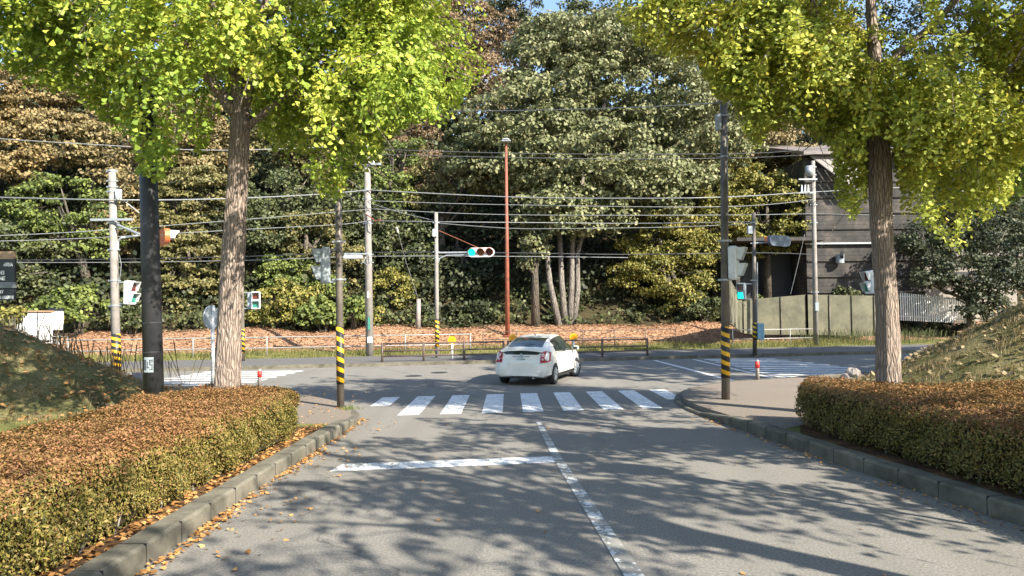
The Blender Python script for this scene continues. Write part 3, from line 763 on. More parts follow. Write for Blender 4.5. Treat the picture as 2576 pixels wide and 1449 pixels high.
wire('low double cable crossing behind the green light, upper strand', [(-60, 655, 36), (287, 652, 35), (620, 645, 35), (927, 635, 34.7), (1270, 636, 35), (1580, 640, 36), (1896, 636, 38), (2046, 640, 40.8)], .026, M['wire_dark'])
wire('low double cable crossing behind the green light, lower strand', [(-60, 660, 36.2), (287, 660, 35.2), (620, 655, 35.2), (927, 645, 34.7), (1270, 645, 35), (1580, 648, 36)], .026)
wire('middle cable from the left edge rising to the central concrete pole', [(-60, 595, 30), (200, 583, 31), (620, 552, 33), (850, 533, 34), (927, 527, 34.3)], .024)
wire('lower middle cable from the left edge rising to the central concrete pole', [(-60, 608, 30), (200, 600, 31), (620, 577, 33), (850, 565, 34), (927, 556, 34.3)], .024)
wire('high cable on the left above the striped pole', [(-60, 345, 26), (210, 362, 27), (560, 378, 30), (924, 365, 34.3)], .022)
wire('high cable from the tall right pole running left behind the lamp head', [(1815, 258, 16.3), (1600, 270, 20), (1300, 278, 26), (1000, 280, 32)], .017)
wire('dark cable crossing level with the red lamp head', [(924, 375, 34.3), (1275, 385, 36), (1600, 388, 38), (1900, 385, 40), (2046, 375, 42), (2200, 366, 44)], .022, M['wire_dark'])
wire('dark cable crossing just under the red lamp head', [(924, 388, 34.3), (1275, 396, 36), (1600, 400, 38), (1900, 396, 40), (2046, 388, 42)], .022, M['wire_dark'])
wire('bluish cable sloping from the near left signal pole down to the central pole', [(852, 440, 15.5), (880, 455, 22), (925, 490, 34.2)], .018)
wire('lower bluish cable sloping from the near left signal pole to the central pole', [(852, 470, 15.5), (885, 498, 24), (925, 528, 34.2)], .018)
wire('cable sloping from the central pole down to the green light pole', [(927, 510, 34.2), (1010, 535, 33.5), (1098, 556, 32.9)], .018)
wire('guy wire slanting down right behind the retaining wall from the dark building', [(2024, 590, 46), (2008, 660, 46.5), (1988, 742, 47)], .03)
# ------------------------------------------------------------------ fences
def rail_fence(name, label, pts, h, rails, mt, post_every, rr_=.03, pr=.035, gz0=None, group='pipe railings'):
    """pts: list of (x, y) ground points"""
    th = thing(name, label, 'railing', (pts[0][0], pts[0][1], gz(*pts[0])), group)
    for k, f in enumerate(rails):
        mb = MB().tube([(x, y, gz(x, y)+h*f) for x, y in pts], rr_, 8); part('rail', mb, mt, th, True)
    for a, b in zip(pts, pts[1:]):
        L = math.dist(a, b); n = max(1, round(L/post_every))
        for i in range(n + (1 if b == pts[-1] else 0)):
            x = a[0]+(b[0]-a[0])*i/n; y = a[1]+(b[1]-a[1])*i/n; z = gz(x, y)
            part('post', MB().tube([(x, y, z-.1), (x, y, z+h*max(rails)+.05)], pr, 8), mt, th, True)
def gp(x, y, z=.2): g = G(x, y, z); return (g.x, g.y)
def lineq(x0, x1, q, n=6): return [(x0+(x1-x0)*i/n, far_edge(x0+(x1-x0)*i/n)+q) for i in range(n+1)]
rail_fence('pipe_railing', 'long pale pipe railing along the grass verge at left', lineq(-22, -2.2, 6.4), .95, (.45, 1.0), M['fence_grey'], 3.0)
rail_fence('pipe_railing', 'thin brown pipe railing behind the car on the verge', lineq(-1.6, 9.5, 7.8), .95, (.55, 1.0), M['fence_brown'], 3.2, .022, .026)
rail_fence('guard_railing', 'low dark guard railing at the footpath edge left of the car', lineq(-5.6, -.4, .6, 3), .82, (.35, .62, 1.0), M['fence_brown'], 2.2, .035, .05)
rail_fence('guard_railing', 'low dark guard railing at the footpath edge right of the car', lineq(-.2, 6.3, .6, 3), .82, (.35, .62, 1.0), M['fence_brown'], 2.2, .035, .05)
rail_fence('pipe_railing', 'grey pipe railing in front of the mossy retaining wall', lineq(12.6, 18.0, 6.5, 3), .95, (.45, 1.0), M['fence_grey'], 2.0, .025, .03)
# yellow round markers
for x, y, d, r_, lab in ((1137, 856, 31.6, .19, 'yellow round reflector on a short white post by the guard railing'), (1290, 851, 33.4, .19, 'yellow round reflector half hidden by the car roof'), (1443, 848, 33.9, .19, 'yellow round reflector right of the car above its mirror')):
    c = P(x, y, d); z0 = .12
    th = thing('reflector_post', lab, 'reflector', (c.x, c.y, z0), 'yellow round reflectors')
    part('post', MB().tube([(c.x, c.y+.03, z0), (c.x, c.y+.03, c.z+.05)], .05, 10), M['white'], th, True)
    dk = part('reflector_disc', MB().disc(c, (0, -1, 0), r_, .03, 24), M['yellow'], th)
    part('lens', MB().disc(c+Vector((0, -.018, 0)), (0, -1, 0), r_*.62, .012, 20), simple('amber_lens', (.9, .33, .01), .25), dk)
# ------------------------------------------------------------------ retaining wall and dark building at right
def wall_run(name, label, pts, d_th, mt, seams=True):
    """pts: (x, ytop, ybottom, d)"""
    th = thing(name, label, 'wall', P(pts[0][0], pts[0][2], pts[0][3]))
    for a, b in zip(pts, pts[1:]):
        a0 = P(a[0], a[2], a[3]); a1 = P(a[0], a[1], a[3]); b0 = P(b[0], b[2], b[3]); b1 = P(b[0], b[1], b[3])
        n = Vector((0, d_th, 0)); v = [a0, b0, b1, a1, a0+n, b0+n, b1+n, a1+n]
        part('wall_panel', MB().add(v, [(0,1,2,3), (7,6,5,4), (3,2,6,7), (0,4,5,1), (0,3,7,4), (1,5,6,2)]), mt, th)
        if seams:
            L = (b0-a0).length; k = max(1, int(L/1.25))
            for i in range(k+1):
                t = i/k; q0 = a0.lerp(b0, t); q1 = a1.lerp(b1, t)
                c = (q0+q1)/2; part('wall_rib', MB().box(c+Vector((0, -.03, 0)), (.09, .10, (q1-q0).length)), M['concrete'] if i % 2 else mt, th)
    return th
wall_run('retaining_wall', 'mossy pale retaining wall of concrete panels below the dark opening', [(1836, 700, 812, 39.5), (1868, 760, 838, 43.5), (1900, 752, 842, 44), (2030, 741, 842, 44.3), (2200, 744, 846, 44.8)], .3, M['wall_green'])
def mat_boards():
    m, nt, bs = newmat('weathered_shaded_boards')
    pos = N(nt, 'ShaderNodeNewGeometry').outputs['Position']; sp = N(nt, 'ShaderNodeSeparateXYZ'); nt.links.new(pos, sp.inputs[0])
    fz = mth(nt, 'FRACT', mth(nt, 'MULTIPLY', sp.outputs[2], 3.6))
    f = noise(nt, .9, 5, .65)
    col = ramp(nt, f, [(.3, (.022, .021, .021)), (.52, (.055, .05, .045)), (.68, (.12, .10, .082))])  # weathered tones, also darkened for the partial shade on the building
    gap = mth(nt, 'LESS_THAN', fz, .10)
    nt.links.new(mixc(nt, mth(nt, 'MULTIPLY', gap, .8), col, (.01, .01, .01)), bs.inputs['Base Color'])
    bs.inputs['Roughness'].default_value = .85; bump(nt, bs, fz, .8, .05); return m
M['boards'] = mat_boards()
M['roof'] = simple('grey_roof_sheet', (.20, .17, .15), .6, 0, (.12, .10, .09), 2, .2)
dW = 50.0
bl = P(2032, 770, dW); th = thing('timber_building', 'tall dark boarded building with a sloping roof edge behind the right ginkgo', 'building', (bl.x, dW, gz(bl.x, dW)-.2))
tl = P(2032, 384, dW); eave = P(2130, 475, dW); br = P(2330, 780, dW)
x0 = bl.x; x1 = br.x; zb = gz(bl.x, dW)-.5; zt = tl.z
wv = [Vector((x0, dW, zb)), Vector((x1, dW, zb)), Vector((x1, dW, zt-.4)), Vector((x0, dW, zt-.4))]
bk = Vector((0, 9, 0))
part('wall', MB().add(wv+[p+bk for p in wv], [(0,1,2,3), (7,6,5,4), (3,2,6,7), (0,4,5,1), (0,3,7,4), (1,5,6,2)]), M['boards'], th)
rv = [Vector((x0-.4, dW-.9, zt-.1)), Vector((x1+.4, dW-.9, zt-.1)), Vector((x1+.4, dW+9.5, zt+2.8)), Vector((x0-.4, dW+9.5, zt+2.8))]
dn = Vector((0, 0, -.22))
part('roof', MB().add([p+dn for p in rv]+rv, [(3,2,1,0), (4,5,6,7), (0,1,5,4), (1,2,6,5), (2,3,7,6), (3,0,4,7)]), M['roof'], th)
q0 = P(2034, 388, dW-.5); q1 = P(2128, 470, dW-.5)        # sunlit gable awning running down to the right
for w_ in (0, .55, 1.1, 1.65):
    part('awning_slat', MB().add([q0+Vector((w_, 0, 0)), q0+Vector((w_+.42, 0, 0)), q1+Vector((w_+.42, -.6, 0)), q1+Vector((w_, -.6, 0)), q0+Vector((w_, 0, -.07)), q0+Vector((w_+.42, 0, -.07)), q1+Vector((w_+.42, -.6, -.07)), q1+Vector((w_, -.6, -.07))],
         [(0,3,2,1), (4,5,6,7), (0,1,5,4), (1,2,6,5), (2,3,7,6), (3,0,4,7)]), M['roof'], th)
for k, zz in enumerate(np.linspace(zb+2.5, zt-1, 9)):
    part('board_ledge', MB().box(((x0+x1)/2, dW-.05, float(zz)), (x1-x0-.1, .14, .07)), M['boards'], th)
part('vent_pipe', MB().tube([P(2113, 640, dW-.35), P(2113, 662, dW-.35)], .28, 12), M['greybox'], th)
part('vent_cowl', MB().disc(P(2118, 642, dW-.55), (1, -.4, 0), .24, .2, 14), M['signblack'], th)
part('gutter_rail', MB().box(P(2130, 612, dW-.2), (6.0, .12, .12)), M['galv'], th)
# pale annex and picket fence at far right
dX = 52.0
a = P(2270, 790, dX); b_ = P(2560, 790, dX); t = P(2300, 648, dX)
th = thing('pale_annex', 'pale low building glimpsed behind the dark trees at the right edge', 'building', (a.x, dX, a.z-1))
part('wall', MB().box(((a.x+b_.x)/2, dX+2, (a.z+t.z)/2-.5), (b_.x-a.x, 4, t.z-a.z+1)), simple('pale_plaster', (.28, .25, .21), .8, 0, (.20, .18, .15), 1), th)
part('roof', MB().box(((a.x+b_.x)/2, dX+1.8, t.z+.12), (b_.x-a.x+.8, 5, .22)), M['roof'], th)
part('window_band', MB().box(((a.x+b_.x)/2, dX-.04, t.z-1.6), (b_.x-a.x-1.5, .12, 1.0)), M['signblack'], th)
dP = 47.5
th = thing('picket_fence', 'white picket fence of thin uprights at the far right', 'fence', P(2266, 805, dP))
for k in range(34):
    q = P(2266+k*5.6, 806+(.25*k), dP-.03*k); t_ = P(2266+k*5.6, 736+(.55*k), dP-.03*k)
    part('picket', MB().box((q+t_)/2, (.07, .05, (t_-q).length)), M['white'], th)
for yy in (745, 795): part('rail', MB().tube([P(2262, yy, dP+.06), P(2454, yy+10, dP-.95)], .035, 6), M['white'], th)
# dark opening: shed roof and back wall left of the building
dO2 = 49.5
a = P(1890, 770, dO2); b_ = P(2030, 610, dO2)
th = thing('open_shed', 'black open shed mouth above the mossy retaining wall', 'shed', (a.x, dO2, gz(a.x, dO2)-.3))
zb2 = gz(a.x, dO2)-.3
part('back_wall', MB().box(((a.x+b_.x)/2-.5, dO2+3, (zb2+b_.z)/2), (b_.x-a.x+1, .3, b_.z-zb2)), M['signblack'], th)  # coloured black for the darkness inside the recess
part('side_wall', MB().box((a.x-.9, dO2+1.5, (zb2+b_.z)/2), (.3, 3, b_.z-zb2)), M['boards'], th)
part('shed_roof', MB().box(((a.x+b_.x)/2-.5, dO2+1.0, b_.z+.1), (b_.x-a.x+2, 5.5, .25)), M['boards'], th)
# ------------------------------------------------------------------ signs and boxes at left
dS = 13.0
c = P(-75, 695, dS); th = thing('sign_board', 'black sign board with white lettering and a brown top strip at the left edge', 'sign', (c.x, dS, gz(c.x, dS)))
def sgn(nm, xa, xb, ya, yb, mt, dy=0.0, parent=None):
    p = P(xa, ya, dS+dy); q = P(xb, yb, dS+dy)
    return part(nm, MB().box(((p.x+q.x)/2, dS+dy, (p.z+q.z)/2), (q.x-p.x, .05, abs(p.z-q.z))), mt, parent or th)
bd = sgn('board', -200, 38, 652, 755, M['signblack']); sgn('top_strip', -200, 38, 634, 651.6, M['brownboard'], -.005)
sgn('grey_band', -200, 40, 712, 724, M['signgrey'], -.03)
def glyph(kind, x, y, w, h):          # small blurred capitals, strokes only
    st = {'A': [(0,0,.5,1), (.5,1,1,0), (.25,.4,.75,.4)], 'R': [(0,0,0,1), (0,1,.9,1), (.9,1,.9,.5), (.9,.5,0,.5), (.3,.5,1,0)], 'E': [(0,0,0,1), (0,1,1,1), (0,.5,.8,.5), (0,0,1,0)],
          'H': [(0,0,0,1), (1,0,1,1), (0,.5,1,.5)], 'O': [(0,0,1,0), (1,0,1,1), (1,1,0,1), (0,1,0,0)], 'T': [(.5,0,.5,1), (0,1,1,1)], 'I': [(.5,0,.5,1)]}[kind]
    mb = MB()
    for ax_, ay, bx, by in st:
        p = P(x+ax_*w, y-ay*h, dS-.034); q = P(x+bx*w, y-by*h, dS-.034); d_ = (q-p)
        mb.box((p+q)/2, (d_.length+.012, .006, .016), M=Matrix.Rotation(-math.atan2(d_.z, d_.x), 3, 'Y'))
    return mb
tx = MB()
for i, k in enumerate('AREA'): g_ = glyph(k, 10+i*5.6, 669, 4.2, 7); tx.add(g_.v, g_.f)
for i in range(5): g_ = glyph('HOAHO'[i], -22+i*6.6, 690, 5.2, 8); tx.add(g_.v, g_.f)
for i in range(5): g_ = glyph('OHIAE'[i], -22+i*7.2, 704, 5.2, 8); tx.add(g_.v, g_.f)
for i in range(2): g_ = glyph('AT'[i], -2+i*5.8, 737, 4.2, 6); tx.add(g_.v, g_.f)
for i in range(8): g_ = glyph('OEHAROTE'[i], -18+i*6.8, 751, 4.6, 6); tx.add(g_.v, g_.f)
part('lettering', tx, M['white'], bd)
for xx in (-180, -30): part('post', MB().tube([(P(xx, 700, dS).x, dS+.06, -.1+gz(P(xx, 700, dS).x, dS)), P(xx, 650, dS+.06)], .05, 8), M['signblack'], th)
# white cabinet and small box beyond the left mound
dC = 35.5
a = P(88, 835, dC); th = thing('white_cabinet', 'white rounded-top cabinet beyond the left mound', 'cabinet', (a.x, dC, gz(a.x, dC)))
w_ = 62/FPX*dC; zt_ = P(88, 786, dC).z; z0_ = gz(a.x, dC)
part('body', MB().box((a.x, dC, (zt_+z0_)/2), (w_, 1.0, zt_-z0_), bev=.08), M['white'], th)
part('lid', MB().box((a.x, dC, zt_+.04), (w_+.1, 1.1, .10), bev=.05), M['brownboard'], th)
part('label_panel', MB().box((a.x+.3, dC-.51, zt_-.3), (.4, .02, .10)), M['greybox'], th)
a = P(137, 850, 36.5); th = thing('small_white_box', 'small white meter box on a dark stand right of the white cabinet', 'box', (a.x, 36.5, gz(a.x, 36.5)))
zt2 = P(137, 783, 36.5).z
part('box', MB().box((a.x+.1, 36.5, zt2-.5), (.5, .4, 1.0), bev=.03), M['white'], th)
part('back_plate', MB().box((a.x-.1, 36.75, zt2-.45), (.75, .08, 1.3)), M['signblack'], th)
part('stand', MB().box((a.x, 36.8, (zt2-1+gz(a.x, 36.5))/2), (.12, .12, zt2-1-gz(a.x, 36.5)+.1)), M['greybox'], th)
# pale mesh fence in front of the cabinet
rail_fence('mesh_fence', 'pale mesh fence on white posts below the white cabinet', [(P(60, 850, 33).x, 32.6), (P(175, 850, 33).x, 32.9)], 1.1, (.1, .25, .4, .55, .7, .85, 1.0), M['fence_grey'], .8, .012, .03, group='mesh fences')
# stone by the left kerb
def rock(name, label, c, r, seed):
    rd = random.Random(seed); mb = MB(); V = []; F = []
    for j in range(7):
        for i in range(10):
            a = 2*math.pi*i/10; b = math.pi*j/6; k = r*(1+rd.uniform(-.16, .16)) if 0 < j < 6 else r
            V.append((c[0]+math.cos(a)*math.sin(b)*k, c[1]+math.sin(a)*math.sin(b)*k*.8, c[2]+math.cos(b)*k*.95))
    for j in range(6):
        for i in range(10):
            k = (i+1) % 10; F.append((j*10+i, j*10+k, (j+1)*10+k, (j+1)*10+i))
    return one(name, mb.add(V, F), M['stone'], label, 'rock', (c[0], c[1], c[2]-r), smooth=False)
g = P(345, 944, 19.5); rock('rock', 'grey boulder beside the black pole at the foot of the left mound', (g.x, g.y, .35), .30, 3)
g = P(2145, 940, 21.5); rock('rock', 'low brown stone on the grass left of the right ginkgo trunk', (g.x, g.y, .2), .24, 5)
g = P(2125, 944, 21.0); rock('rock', 'small flat stone at the pavement edge left of the brown stone', (g.x, g.y, .17), .14, 6)

# ------------------------------------------------------------------ hedges
def hedge(name, label, foot, zt, n, leaf, seed_side='hedge_s'):
    """foot: outline polygon (counter-clockwise); clipped hedge with rounded shoulders"""
    P2 = [Vector(p) for p in foot]; cx = sum((p for p in P2), Vector((0, 0)))/len(P2)
    th = thing(name, label, 'hedge', (cx.x, cx.y, .14))
    core = [(p.x+(cx.x-p.x)*min(.22/(cx-p).length, .5), p.y+(cx.y-p.y)*min(.22/(cx-p).length, .5)) for p in P2]
    core = [(p[0], p[1]) for p in core]
    part('inner_core', MB().prism(core, .22, zt-.10), M['hill'], th)  # solid dark core behind the leaves
    # side leaves
    per = [(a, b, (b-a).length) for a, b in zip(P2, P2[1:]+P2[:1])]
    tot = sum(p[2] for p in per); area_top = abs(sum(a.x*b.y-b.x*a.y for a, b, _ in per))/2; H = zt-.14
    ns = int(n*tot*H*1.3/(tot*H*1.3+area_top)); nt_ = n-ns
    idx = rng.choice(len(per), ns, p=[p[2]/tot for p in per]); t = rng.random(ns)
    A = np.array([p[0] for p in per])[idx]; B = np.array([p[1] for p in per])[idx]
    e = unit(B-A); nn = np.stack([e[:, 1], -e[:, 0]], 1)
    q = A+(B-A)*t[:, None]; z = rng.random(ns)**.9*(H+.0)
    lump = .03*np.sin(q[:, 0]*3.1+q[:, 1]*3.3+z*4)+.025*np.sin(q[:, 1]*9+z*11+q[:, 0]*7)
    rnd = np.clip((z-(H-.18))/.18, 0, 1); low = np.clip((.22-z)/.22, 0, 1)
    off = -rng.random(ns)**2*.16 + lump + .06*rng.random(ns)**8 - .15*rnd**2 - .12*low
    keep = rng.random(ns) > low*.6
    pos = np.column_stack([q+nn*off[:, None], z+.14])[keep]; nr = np.column_stack([nn, rnd*1.2+.15])[keep]
    k = len(pos); nr = nr + sph(k)*.75
    ztop = np.clip((pos[:, 2]-(zt-.22))/.22, 0, 1)
    sel = rng.random(k) < ztop*.8
    up = np.column_stack([np.zeros(k), np.zeros(k), np.ones(k)])*.7+sph(k)
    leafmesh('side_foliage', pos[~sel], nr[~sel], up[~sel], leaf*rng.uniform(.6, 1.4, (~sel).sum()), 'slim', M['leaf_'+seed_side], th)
    # top leaves
    lo = np.array([min(p.x for p in P2), min(p.y for p in P2)]); hi = np.array([max(p.x for p in P2), max(p.y for p in P2)])
    C = lo+(hi-lo)*rng.random((int(nt_*2.6), 2))
    ins = np.ones(len(C), bool); dmin = np.full(len(C), 9.0)
    for a, b, L in per:
        ev = np.array(b-a)/L; nv = np.array([ev[1], -ev[0]]); dd = -((C-np.array(a))@nv); ins &= dd > 0; dmin = np.minimum(dmin, dd)
    C = C[ins][:nt_]; dmin = dmin[ins][:nt_]
    zz = zt + .035*np.sin(C[:, 0]*4+C[:, 1]*2.3)+.03*np.sin(C[:, 1]*6.1+C[:, 0]) - .14*np.clip((.2-dmin)/.2, 0, 1)**2 - rng.random(len(C))**2*.12 + .05*np.sin(C[:, 0]*1.3)*np.sin(C[:, 1]*.9+1)+.05*rng.random(len(C))**6
    pt = np.column_stack([C, zz]); nr2 = np.array([0, 0, 1.0])+sph(len(C))*.75
    pt = np.vstack([pt, pos[sel]]); nr2 = np.vstack([nr2, nr[sel]])
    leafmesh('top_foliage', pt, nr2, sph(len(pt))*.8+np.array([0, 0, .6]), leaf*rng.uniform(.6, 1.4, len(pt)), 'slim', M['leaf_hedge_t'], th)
    # bare stems along the foot
    mb = MB(); ln = [per[i] for i in range(len(per))]
    for _ in range(int(tot*5)):
        i = random.choices(range(len(per)), [p[2] for p in per])[0]; a, b, L = per[i]; tt = random.random()
        e_ = (b-a)/L; nv = Vector((e_.y, -e_.x)); p = a+(b-a)*tt - nv*random.uniform(.12, .3)
        z0 = .12; x, y = p; pts = [(x, y, z0)]
        for s_ in range(3):
            x += random.uniform(-.05, .05); y += random.uniform(-.05, .05); z0 += random.uniform(.08, .14); pts.append((x, y, z0))
        mb.tube(pts, [.016, .012, .009, .006], 5)
    tag(part('stems', mb, M['bark_pale'], th), kind='stuff')
    return th
hedge('clipped_hedge', 'long clipped hedge with red-orange top along the left kerb, ginkgo rising from it',
      [(-3.66, -2.0), (-3.66, 5), (-3.63, 9), (-3.60, 11.2), (-3.70, 12.1), (-4.2, 12.7), (-5.2, 12.95), (-5.75, 12.3), (-5.85, 9), (-6.0, 5), (-6.1, -2)], .92, 430000, .034)
hedge('clipped_hedge', 'broad clipped hedge with orange top and dark shaded side along the right kerb',
      [(6.1, -1.0), (9.8, -1), (9.7, 7), (9.3, 11.0), (8.0, 11.9), (6.4, 12.7), (5.45, 13.1), (5.12, 12.6), (5.05, 11.5), (5.25, 9.5), (5.5, 7)][::1], .92, 330000, .037)

# ------------------------------------------------------------------ ginkgo trees
def limb(p0, d0, L, r0, n=8, curl=.2, up=.0, seed=0, r1=None):
    rd = random.Random(seed); p = Vector(p0); d = Vector(d0).normalized(); pts = [p.copy()]; rs = [r0]
    for i in range(n):
        d = (d + Vector((rd.uniform(-1, 1), rd.uniform(-1, 1), rd.uniform(-1, 1)))*curl + Vector((0, 0, up))).normalized()
        p = p + d*(L/n); pts.append(p.copy()); rs.append(r0+((r1 if r1 is not None else r0*.22)-r0)*(i+1)/n)
    return pts, rs
def ginkgo(name, label, trunk, rads, limbs, lobes, n_spray, per, leaf, mt, low=None, cat='tree', grp=None, extra=None):
    b = Vector(trunk[0]); th = thing(name, label, cat, b, grp)
    # trunk with fluted, irregular bark
    dense = []; rd_ = []
    for i in range(len(trunk)-1):
        for k in range(10):
            t = k/10; dense.append(Vector(trunk[i]).lerp(Vector(trunk[i+1]), t)); rd_.append(rads[i]+(rads[i+1]-rads[i])*t)
    dense.append(Vector(trunk[-1])); rd_.append(rads[-1])
    mb = MB(); seg = 40; n = len(dense); V = []; F = []
    for i, p in enumerate(dense):
        for k in range(seg):
            a = 2*math.pi*k/seg; z = p.z
            r = rd_[i]*(1+.045*math.sin(a*3+z*.8)+.035*math.sin(a*7-z*1.7)+.028*math.sin(a*13+z*3.1+2*math.sin(z*2))+.02*math.sin(z*9+a*2) + .02*math.sin(a*19+math.sin(z*5)*2))
            r += rd_[0]*.22*max(0, 1-(z-b.z)/.5)**2*(1+.4*math.sin(a*5))
            V.append((p.x+math.cos(a)*r, p.y+math.sin(a)*r, z))
    for i in range(n-1):
        for k in range(seg):
            j = (k+1) % seg; F.append((i*seg+k, i*seg+j, (i+1)*seg+j, (i+1)*seg+k))
    tk = part('trunk', mb.add(V, F), M['bark'], th, True)
    lm = MB(); tips = []
    for s_, (p0, d0, L, r0, up) in enumerate(limbs):
        pts, rs = limb(p0, d0, L, r0, 9, .16, up, 11+s_); lm.tube(pts, rs, 10)
        for q in range(3, len(pts)):
            for w in range(2):
                dd = (pts[q]-pts[q-1]).normalized()+Vector((random.uniform(-1, 1), random.uniform(-1, 1), random.uniform(-.6, .7)))*1.1
                p2, r2 = limb(pts[q], dd, L*random.uniform(.28, .5), rs[q]*.5, 6, .22, -.03, s_*31+q*7+w, .006); lm.tube(p2, r2, 6); tips += p2[2:]
    # sprays of leaves, starting inside the crown volume and arching outwards and down
    A = []; D = []; tot = sum(l[1][0]*l[1][2] for l in lobes)
    for c, rad in lobes:
        k = int(n_spray*rad[0]*rad[2]/tot); d = sph(k); rr = rng.uniform(.35, 1.0, k)**.55
        A.append(np.array(c)+d*np.array(rad)*rr[:, None]); D.append(d)
    A = np.vstack(A); D = np.vstack(D)
    if len(tips):
        T_ = np.array([tuple(t) for t in tips]); A = np.vstack([A, T_+rng.normal(size=T_.shape)*.15]); D = np.vstack([D, unit(T_-np.array(dense[-1]))])
    vn = np.sin(A[:, 0]*2.1+1.3*np.sin(A[:, 2]*1.7))+np.sin(A[:, 1]*1.9+A[:, 2]*1.1+2)+np.sin(A[:, 2]*2.6+A[:, 0]*.8+np.sin(A[:, 1]*2))
    kp = vn > -.05+rng.normal(size=len(A))*.25; A = A[kp]; D = D[kp]
    ns = len(A); hd = D*np.array([1, 1, .25])+rng.normal(size=(ns, 3))*.35; hd = unit(hd)
    Ls = rng.uniform(.45, 1.15, ns); droop = rng.uniform(.3, 1.0, ns)
    idx = np.repeat(np.arange(ns), per); t = rng.random(ns*per)
    p = A[idx]+hd[idx]*(Ls[idx]*t)[:, None]; p[:, 2] -= droop[idx]*Ls[idx]*t*t*.9
    p += rng.normal(size=p.shape)*(.03+.06*t)[:, None]
    k = np.ones(len(p), bool)
    if low is not None:
        px_, py_ = project(p); lim = np.interp(px_, [q[0] for q in low], [q[1] for q in low])
        k &= py_ < lim + rng.normal(size=len(p))*10
    if extra is not None: k &= extra(p)
    p = p[k]; idx = idx[k]; n = len(p)
    out = hd[idx]; nr = np.array([0, 0, .55])+out*.55+sph(n)*.6; up = np.array([0, 0, -.8])+out*.5+sph(n)*.55
    tint = np.clip(rng.normal(.5, .16, n)+.10*np.sin(idx*1.7), 0, 1)
    leafmesh('crown', p, nr, up, leaf*rng.uniform(.65, 1.25, n), 'fan', mt, th, tint)
    # twigs that carry the sprays
    tw = MB()
    for i in rng.choice(ns, min(ns, 420), replace=False):
        if low is not None:
            a_, b_ = project(A[i:i+1]); 
            if b_[0] > np.interp(a_[0], [q[0] for q in low], [q[1] for q in low]): continue
        if extra is not None and not extra(A[i:i+1])[0]: continue
        q = [Vector(A[i]), Vector(A[i])+Vector(hd[i])*Ls[i]*.5-Vector((0, 0, droop[i]*Ls[i]*.2)), Vector(A[i])+Vector(hd[i])*Ls[i]*.9-Vector((0, 0, droop[i]*Ls[i]*.72))]
        tw.tube(q, [.012, .008, .003], 4, False)
    lm.add(tw.v, tw.f); part('branches', lm, M['bark'], th, True)
    return th
# left ginkgo
d1 = 12.3
T1 = [P(566, 1040, d1), P(578, 800, d1), P(592, 560, d1), P(600, 420, d1), P(606, 300, d1), P(598, 180, d1+.1), P(602, 0, d1+.2), P(600, -260, d1+.3)]
T1[0].z = .1
lows1 = [(-400, 120), (-60, 150), (0, 150), (40, 190), (110, 205), (200, 230), (260, 300), (330, 330), (345, 420), (390, 450), (440, 400), (470, 330), (505, 380), (530, 330), (560, 250), (625, 240), (650, 330), (720, 400), (760, 400), (800, 480), (850, 500), (880, 430), (940, 400), (965, 350), (1000, 320), (1060, 290), (1120, 300), (1180, 220), (1215, 190), (1255, 110), (1275, 10), (1290, -60), (1500, -200)]
lobes1 = [((-5.0, 12.2, 8.6), (4.3, 3.6, 3.6)), (tuple(P(820, 250, 12)), (1.5, 1.7, 1.6)), (tuple(P(410, 300, 12.2)), (1.1, 1.4, 1.3)), (tuple(P(200, 80, 12.4)), (1.9, 1.7, 1.2)), (tuple(P(20, 60, 13)), (1.4, 1.5, 1.0)), (tuple(P(1040, 140, 11.6)), (1.4, 1.5, 1.2)), (tuple(P(560, 100, 11)), (1.6, 1.2, 1.2))]
fork = P(604, 300, d1)
L1 = [(fork, (-.8, -.1, .9), 3.6, .12, .04), (P(604, 285, d1), (.35, .2, 1), 3.8, .11, .03), (P(596, 200, d1), (-.5, .8, .7), 3.2, .09, 0), (P(602, 100, d1), (.9, -.3, .5), 3.8, .09, .02), (P(600, 60, d1), (-.9, -.5, .4), 3.8, .08, .02), (P(600, -50, d1), (.5, .7, .8), 3, .07, 0), (P(606, 330, d1), (.9, -.2, .45), 3.2, .07, .02)]
def openfork(p):                     # the fork of the trunk shows through a gap in the leaves
    x, y = project(p); return ~((((x-570)/85)**2+((y-235)/75)**2 < 1) & (p[:, 1] < d1+.5) & (rng.random(len(p)) < .85))
ginkgo('ginkgo_tree', 'ginkgo street tree with bright yellow-green leaves rising from the left hedge', T1, [.24, .20, .185, .17, .165, .11, .09, .05], L1, lobes1, 3900, 66, .074, M['leaf_ginkgo'], lows1, grp='ginkgo street trees', extra=openfork)
# right ginkgo
d2 = 13.2
T2 = [P(2236, 1000, d2), P(2232, 780, d2), P(2215, 560, d2), P(2212, 420, d2), P(2208, 340, d2), P(2205, 200, d2+.1), P(2190, 0, d2+.2), P(2200, -250, d2+.3)]
T2[0].z = .1
lows2 = [(1400, -80), (1540, -10), (1560, 40), (1600, 100), (1690, 130), (1760, 150), (1800, 230), (1850, 260), (1880, 330), (1905, 400), (1930, 330), (2000, 300), (2060, 340), (2110, 400), (2100, 500), (2150, 540), (2180, 500), (2200, 380), (2250, 380), (2270, 520), (2330, 560), (2380, 600), (2410, 630), (2440, 600), (2450, 520), (2480, 560), (2530, 510), (2560, 420), (2700, 300)]
lobes2 = [((7.0, 12.1, 8.2), (4.2, 1.7, 3.0)), (tuple(P(2330, 420, 12.4)), (1.5, 1.1, 1.4)), (tuple(P(1960, 230, 12.4)), (1.4, .9, 1.2)), (tuple(P(1740, 40, 12.4)), (1.5, .9, .9)), (tuple(P(2160, 450, 13.1)), (.6, .9, .9)), (tuple(P(2450, 300, 13)), (1.1, 1.5, 1.6))]
